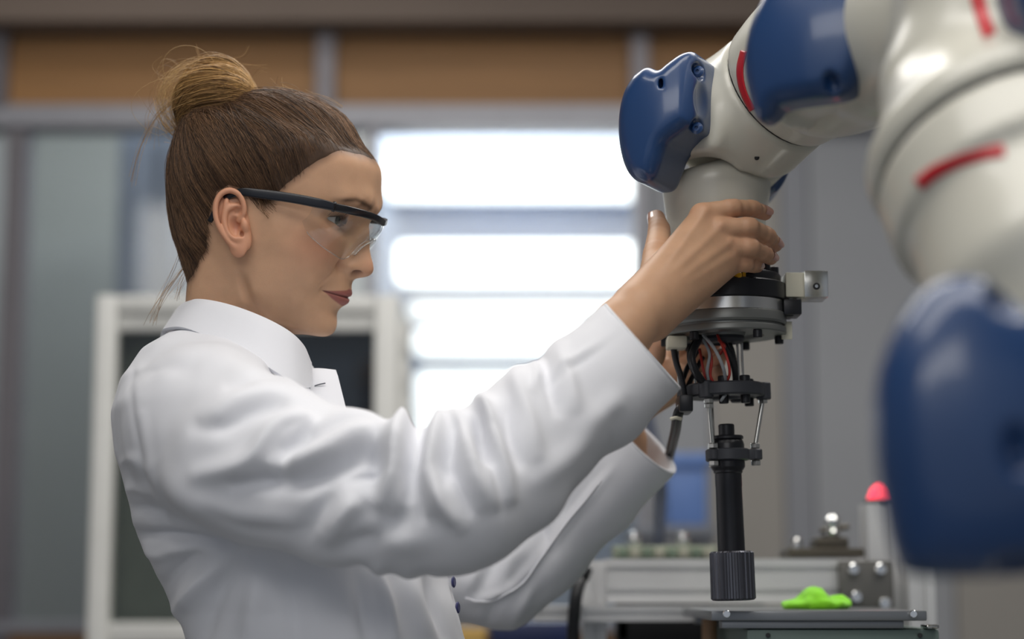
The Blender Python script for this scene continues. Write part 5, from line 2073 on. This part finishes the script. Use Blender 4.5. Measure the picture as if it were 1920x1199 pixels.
# folds pressed into the cloth: (photo path of the fold crest, half width px, height mm, side: 'r' near sleeve and back, 'l' far sleeve)
FOLDS = [
    ([(392, 790), (430, 762), (471, 745), (520, 742), (560, 752)], 22, 3.5),
    ([(372, 800), (420, 800), (470, 775), (520, 758)], 22, -4.0),
    ([(375, 890), (440, 876), (480, 855), (512, 812), (545, 790), (570, 786)], 26, 7.0),
    ([(440, 912), (510, 898), (545, 850), (575, 820)], 20, -5.0),
    ([(520, 878), (560, 868), (610, 850), (660, 824), (705, 826), (735, 840)], 26, 9.0),
    ([(510, 910), (580, 900), (640, 878), (690, 856)], 24, -7.0),
    ([(548, 800), (575, 790), (560, 810), (535, 830)], 12, 3.0),
    ([(720, 940), (738, 890), (745, 845), (752, 800), (760, 785)], 21, 11.0),
    ([(690, 905), (700, 870), (705, 830)], 16, -7.0),
    ([(768, 930), (776, 880), (783, 830), (788, 800)], 17, -9.0),
    ([(812, 950), (802, 900), (808, 850), (826, 800), (850, 785)], 22, 9.0),
    ([(858, 985), (835, 945), (826, 910)], 20, 7.0),
    ([(838, 905), (842, 860), (855, 815)], 13, -6.0),
    ([(905, 940), (888, 895), (872, 840), (868, 795)], 20, 9.0),
    ([(912, 870), (903, 820), (896, 775)], 13, -10.0),
    ([(950, 930), (940, 880), (925, 825), (912, 775), (905, 755)], 20, 8.0),
    ([(970, 870), (955, 820), (948, 775)], 14, -5.0),
    ([(1005, 850), (990, 790), (975, 735), (970, 700)], 22, 5.0),
    ([(1041, 770), (1030, 720), (1018, 672)], 14, -5.0),
    ([(1075, 760), (1062, 700), (1052, 655)], 20, 4.0),
    ([(1044, 712), (1100, 672), (1150, 637), (1175, 618)], 9, -3.2),
    ([(1060, 692), (1110, 655), (1160, 620)], 14, 2.5),
    ([(620, 1000), (650, 955), (675, 935)], 26, 7.0),
    ([(640, 1030), (720, 1000), (760, 960)], 26, -5.0),
    ([(690, 990), (740, 1010), (800, 1015)], 30, 4.0),
    ([(560, 1010), (600, 960), (620, 920)], 24, -4.0),
    ([(300, 670), (360, 662), (430, 675), (500, 715)], 26, 2.0),
    ([(330, 610), (420, 620), (500, 655), (560, 700)], 14, -3.0),
    ([(262, 700), (300, 680), (350, 690)], 24, -3.0),
    ([(300, 880), (350, 930), (430, 965), (520, 985)], 34, 5.0),
    ([(248, 660), (246, 740), (256, 820), (280, 905), (318, 985)], 8, -1.6),
    ([(266, 780), (280, 850), (305, 920), (335, 975)], 12, 2.2),
    ([(226, 870), (250, 860), (270, 880)], 12, 3.0),
    ([(232, 920), (262, 915), (300, 930)], 14, 4.0),
    ([(240, 950), (275, 952), (310, 960)], 11, -4.0),
    ([(244, 1000), (300, 1003), (360, 1010), (430, 1020)], 13, -9.0),
    ([(262, 1030), (300, 1040), (330, 1030), (380, 1020)], 16, 5.0),
    ([(300, 1110), (330, 1070), (365, 1040)], 16, -6.0),
    ([(330, 1150), (370, 1100), (410, 1060)], 20, 6.0),
    ([(380, 1199), (400, 1130), (430, 1070)], 22, -5.0),
    ([(470, 1199), (480, 1130), (490, 1075)], 30, 5.0),
    ([(560, 1199), (550, 1130), (540, 1080)], 26, -4.0),
    ([(740, 1199), (725, 1130), (708, 1070)], 16, 6.0),
    ([(690, 1199), (680, 1130), (670, 1075)], 20, -4.0),
    ([(800, 1199), (778, 1130), (765, 1080)], 20, 4.0),
    ([(830, 1199), (812, 1140), (800, 1085)], 12, -4.0),
]
FOLDS += [
    ([(740, 965), (752, 930), (760, 900)], 11, 3.5),
    ([(792, 975), (790, 935), (788, 905)], 10, -4.0),
    ([(842, 975), (822, 930), (816, 890)], 9, 4.0),
    ([(880, 960), (860, 915), (848, 880)], 10, -4.0),
    ([(925, 950), (912, 905), (905, 870)], 10, 4.0),
    ([(600, 800), (640, 785), (690, 790), (730, 815)], 16, 4.0),
    ([(430, 720), (500, 700), (560, 705), (620, 740)], 16, -2.5),
    ([(655, 905), (690, 890), (720, 880)], 12, -4.0),
    ([(1000, 735), (1010, 700), (1005, 685)], 9, 3.0),
    ([(925, 800), (915, 775), (905, 762)], 8, 4.0),
    ([(1090, 800), (1130, 770), (1165, 740)], 26, 3.0),
    ([(1010, 900), (1070, 850), (1120, 800)], 28, 3.0),
    ([(400, 960), (470, 985), (560, 1000)], 20, -3.0),
]
FOLDS_L = [
    ([(1178, 842), (1130, 900), (1080, 960), (1030, 1025), (990, 1070)], 8, 2.6),
    ([(1160, 850), (1110, 905), (1060, 965)], 12, -2.5),
    ([(985, 1075), (960, 1100), (930, 1118), (880, 1130)], 9, 3.5),
    ([(945, 1085), (960, 1050), (985, 1025)], 16, 6.0),
    ([(905, 1100), (925, 1060), (945, 1030)], 13, -5.0),
    ([(880, 1105), (890, 1080), (905, 1060)], 14, 4.0),
    ([(1030, 1030), (1018, 1000), (1010, 985)], 12, -4.0),
    ([(915, 1165), (925, 1140), (945, 1120)], 10, -4.0),
    ([(960, 1170), (980, 1130), (1000, 1100)], 12, 3.0),
]


def seg_dist(Q, path):
    q = catmull([np.array(p, float) for p in path], 6)
    d = np.full(len(Q), 1e9)
    tt = np.zeros(len(Q))
    m = len(q) - 1
    for k, (a, b) in enumerate(zip(q[:-1], q[1:])):
        ab = b - a
        t = np.clip(((Q - a) @ ab) / (ab @ ab + 1e-9), 0, 1)
        e = np.linalg.norm(Q - a - t[:, None] * ab, axis=1)
        s = e < d
        d[s] = e[s]
        tt[s] = (k + t[s]) / m
    return d, tt


V, F = surface_nets(d_coat, np.array([-0.42, -0.31, 0.93]), np.array([0.22, 0.30, 1.62]), 0.0027)
V = relax(V, F, 3, 0.5)
N = vnormals(V, F)
Q = pix(V)
near = sstep(0.06, -0.03, V[:, 1]) * sstep(-0.1, -0.3, (N @ FWD) * 1.0 - 0.35)
rd = chain_d(V, RS)
ld = chain_d(V, LS)
far = (ld < 0.012) & (V[:, 1] > 0.06)
disp = np.zeros(len(V))
hem = (1 - 0.9 * sstep(-0.05, -0.015, (V - R_CUT[0]) @ R_CUT[1]) * (rd < 0.01)) * (1 - 0.9 * sstep(-0.05, -0.015, (V - L_CUT[0]) @ L_CUT[1]) * (ld < 0.01))
near2 = sstep(0.06, -0.03, V[:, 1]) * sstep(-0.12, -0.45, N @ FWD)
for path, hw, mm in FOLDS:
    d, t = seg_dist(Q, path)
    bk = np.mean([p_[0] for p_ in path]) < 345
    disp += (1.0 if bk else 1.6) * mm / 1000.0 * np.exp(-(d / (hw * 0.8)) ** 2) * np.sin(np.pi * (0.1 + 0.8 * t)) ** 0.7 * (near2 if bk else near)
for path, hw, mm in FOLDS_L:
    d, t = seg_dist(Q, path)
    disp += mm / 1000.0 * np.exp(-(d / hw) ** 2) * np.sin(np.pi * (0.1 + 0.8 * t)) ** 0.7 * far * 1.3
soft = vnoise(V, 22, 1) * 0.0022 + vnoise(V, 45, 2) * 0.0010
V = V + N * (disp * hem + soft * hem)[:, None]
V = relax(V, F, 1, 0.4)
coat = link_mesh('lab_coat', V, F, coat_m, person)
Q2 = pix(V)
N2 = vnormals(V, F)
_cand = np.where(far & (N2 @ FWD < -0.1))[0]
_pp = []
for x_, y_ in catmull([np.array(p_, float) for p_ in [(1176, 846), (1150, 876), (1110, 924), (1060, 985), (1018, 1042), (992, 1080), (975, 1098), (950, 1112), (925, 1126), (898, 1128), (872, 1122)]], 5):
    dd_ = np.hypot(Q2[_cand, 0] - x_, Q2[_cand, 1] - y_)
    near_ = _cand[np.argsort(dd_)[:6]]
    w_ = 1 / (np.sort(dd_)[:6] + 1.0)
    _pp.append((V[near_] * w_[:, None]).sum(0) / w_.sum() + N2[near_].mean(0) * 0.0006)
_pp = np.array(_pp)
_pp[1:-1] = (_pp[:-2] + _pp[1:-1] * 2 + _pp[2:]) / 4
coat['label'] = 'white cotton lab coat with stand collar'
_pv, _pf = tube_arrays(_pp, 0.0013, 8)
link_mesh('sleeve_piping', _pv, _pf, coat_m, coat)
# skirt of the coat below the picture
V2, F2 = surface_nets(lambda p: d_torso(p), np.array([-0.45, -0.26, 0.60]), np.array([0.12, 0.30, 0.955]), 0.008)
link_mesh('coat_skirt', V2, F2, coat_m, coat)


def band(name, bottom, top, thick, material, parent, closed=False):
    """thin cloth strip between two equally long polylines (n,3); rounded top edge"""
    B, T = np.asarray(bottom), np.asarray(top)
    n = len(B)
    m = 9
    G = np.stack([B + (T - B) * (k / (m - 1)) for k in range(m)], 1)
    bulge = np.sin(np.linspace(0, np.pi, m)) * 0.0
    t1 = np.gradient(G, axis=0)
    t2 = np.gradient(G, axis=1)
    nn = np.cross(t1, t2)
    nn /= np.linalg.norm(nn, axis=2)[..., None] + 1e-12
    th = thick / 2 * np.ones(m)
    th[-1] *= 0.45
    A, C_ = G + nn * th[None, :, None], G - nn * th[None, :, None]
    V = np.concatenate([A.reshape(-1, 3), C_.reshape(-1, 3)])
    o = n * m
    F = []
    for i in range(n - 1):
        for k in range(m - 1):
            a, b, c_, d = i * m + k, (i + 1) * m + k, (i + 1) * m + k + 1, i * m + k + 1
            F += [(a, b, c_, d), (o + d, o + c_, o + b, o + a)]
        a, b = i * m + m - 1, (i + 1) * m + m - 1
        F.append((a, b, o + b, o + a))
        a, b = i * m, (i + 1) * m
        F.append((b, a, o + a, o + b))
    for i in (0, n - 1):
        for k in range(m - 1):
            a, b = i * m + k, i * m + k + 1
            F.append((a, b, o + b, o + a))
    bm = bmesh.new()
    vv = [bm.verts.new(tuple(p)) for p in V]
    for f in F:
        bm.faces.new([vv[i] for i in f])
    return link_bm(name, bm, material, parent, 60)


# stand collar: near half measured, far half mirrored through the spine plane
_top = [(336, 578, 0.03), (348, 568, -0.012), (376, 562, -0.038), (430, 572, -0.058), (490, 594, -0.066), (540, 621, -0.058), (568, 648, -0.040), (580, 676, -0.018)]
_bot = [(306, 625, 0.03), (314, 618, -0.02), (350, 618, -0.055), (420, 648, -0.078), (490, 684, -0.086), (545, 718, -0.075), (575, 728, -0.046), (582, 715, -0.018)]
tw = catmull([W(x, y, Y) for x, y, Y in _top], 8)
bw = catmull([W(x, y, Y) for x, y, Y in _bot], 8)
far_t = [W(338, 574, 0.03), W(352, 577, 0.066), W(390, 590, 0.092), W(440, 607, 0.104), W(500, 632, 0.100), W(545, 655, 0.084), W(572, 672, 0.06), W(586, 690, 0.035)]
far_b = [W(300, 640, 0.03), W(320, 650, 0.085), W(370, 670, 0.115), W(440, 690, 0.128), W(500, 705, 0.12), W(550, 720, 0.10), W(580, 722, 0.07), W(588, 716, 0.038)]
collar = band('collar', np.concatenate([bw[::-1], catmull(far_b, 8)[1:]]), np.concatenate([tw[::-1], catmull(far_t, 8)[1:]]), 0.0042, coat_m, coat)
# front placket with its square top corner standing clear of the chest
pl_t = [W(576, 692, -0.01), W(602, 692, -0.006), W(629, 695, 0.0)]
pl_b = [W(588, 790, -0.035), W(622, 795, -0.030), W(655, 800, -0.022)]
band('placket', catmull(pl_b, 6), catmull(pl_t, 6), 0.004, coat_m, coat)
stitch_m = mat('stitch', srgb(96, 98, 106), rough=0.8)
tube('buttonhole', [W(590, 724, -0.0195), W(600, 721, -0.019), W(610, 719, -0.0175)], 0.0006, stitch_m, coat, 6)
# cuff hems
for cut, chn, nm in ((R_CUT, RS, 'r'), (L_CUT, LS, 'l')):
    for off, rr in ((-0.030, 0.0006), (-0.0012, 0.0016)):
        c0 = cut[0] + cut[1] * off
        # radius of the sleeve on this plane, sampled by marching outwards
        u, v, d = frame_of(cut[1])
        u, v = np.array(u), np.array(v)
        pts = []
        for k in range(72):
            a = 2 * math.pi * k / 72
            dr = u * math.cos(a) + v * math.sin(a)
            rs = np.linspace(0.0, 0.085, 340)
            dd = chain_d(c0 + rs[:, None] * dr, chn)
            r0 = rs[np.argmax(dd > 0)] if (dd > 0).any() else 0.05
            pts.append(c0 + dr * (r0 - 0.0022))
        pts.append(pts[0])
        pts.append(pts[1])
        V, F = tube_arrays(np.array(pts), rr, 8)
        if off < -0.01:
            V, F = tube_arrays(np.array(pts) + 0.0, 0.0011, 6)
        link_mesh('cuff_hem', V, F[:-2], coat_m, coat)
# front buttons with dark thread
button_m = mat('button', srgb(60, 62, 110), rough=0.35)
for (x, y) in ((848, 1092), (856, 1140)):
    c0 = W(x, y, 0.015)
    lathe('button', [(0, 0), (.0042, 0), (.0052, .0008), (.0052, .0016), (.004, .0024), (0, .002)], c0, (0.97, -0.22, 0.05), button_m, coat, 20)
# trousers and shoes under the coat, standing on the floor
tr_m = mat('trouser_cloth', srgb(44, 48, 62), rough=0.9)
sh_m = mat('shoe_leather', srgb(28, 26, 26), rough=0.4)
fx = float(np.interp(0.7, _tz, _tx))
for s in (-1, 1):
    tube('trouser_leg', [(fx, TY + s * 0.075, 0.72), (fx, TY + s * 0.08, 0.45), (fx - 0.01, TY + s * 0.085, 0.10)], [.085, .068, .058], tr_m, person, 20)
    bmx = box_bm((fx - 0.09, TY + s * 0.085 - 0.04, 0.0), (fx + 0.17, TY + s * 0.085 + 0.04, 0.09), 0.03, 3)
    link_bm('shoe', bmx, sh_m, person, 50)

V, F, c = join(BODY_PARTS)
body = link_mesh('body', V, F, skin_m, person, colors=c)
adopt(person)
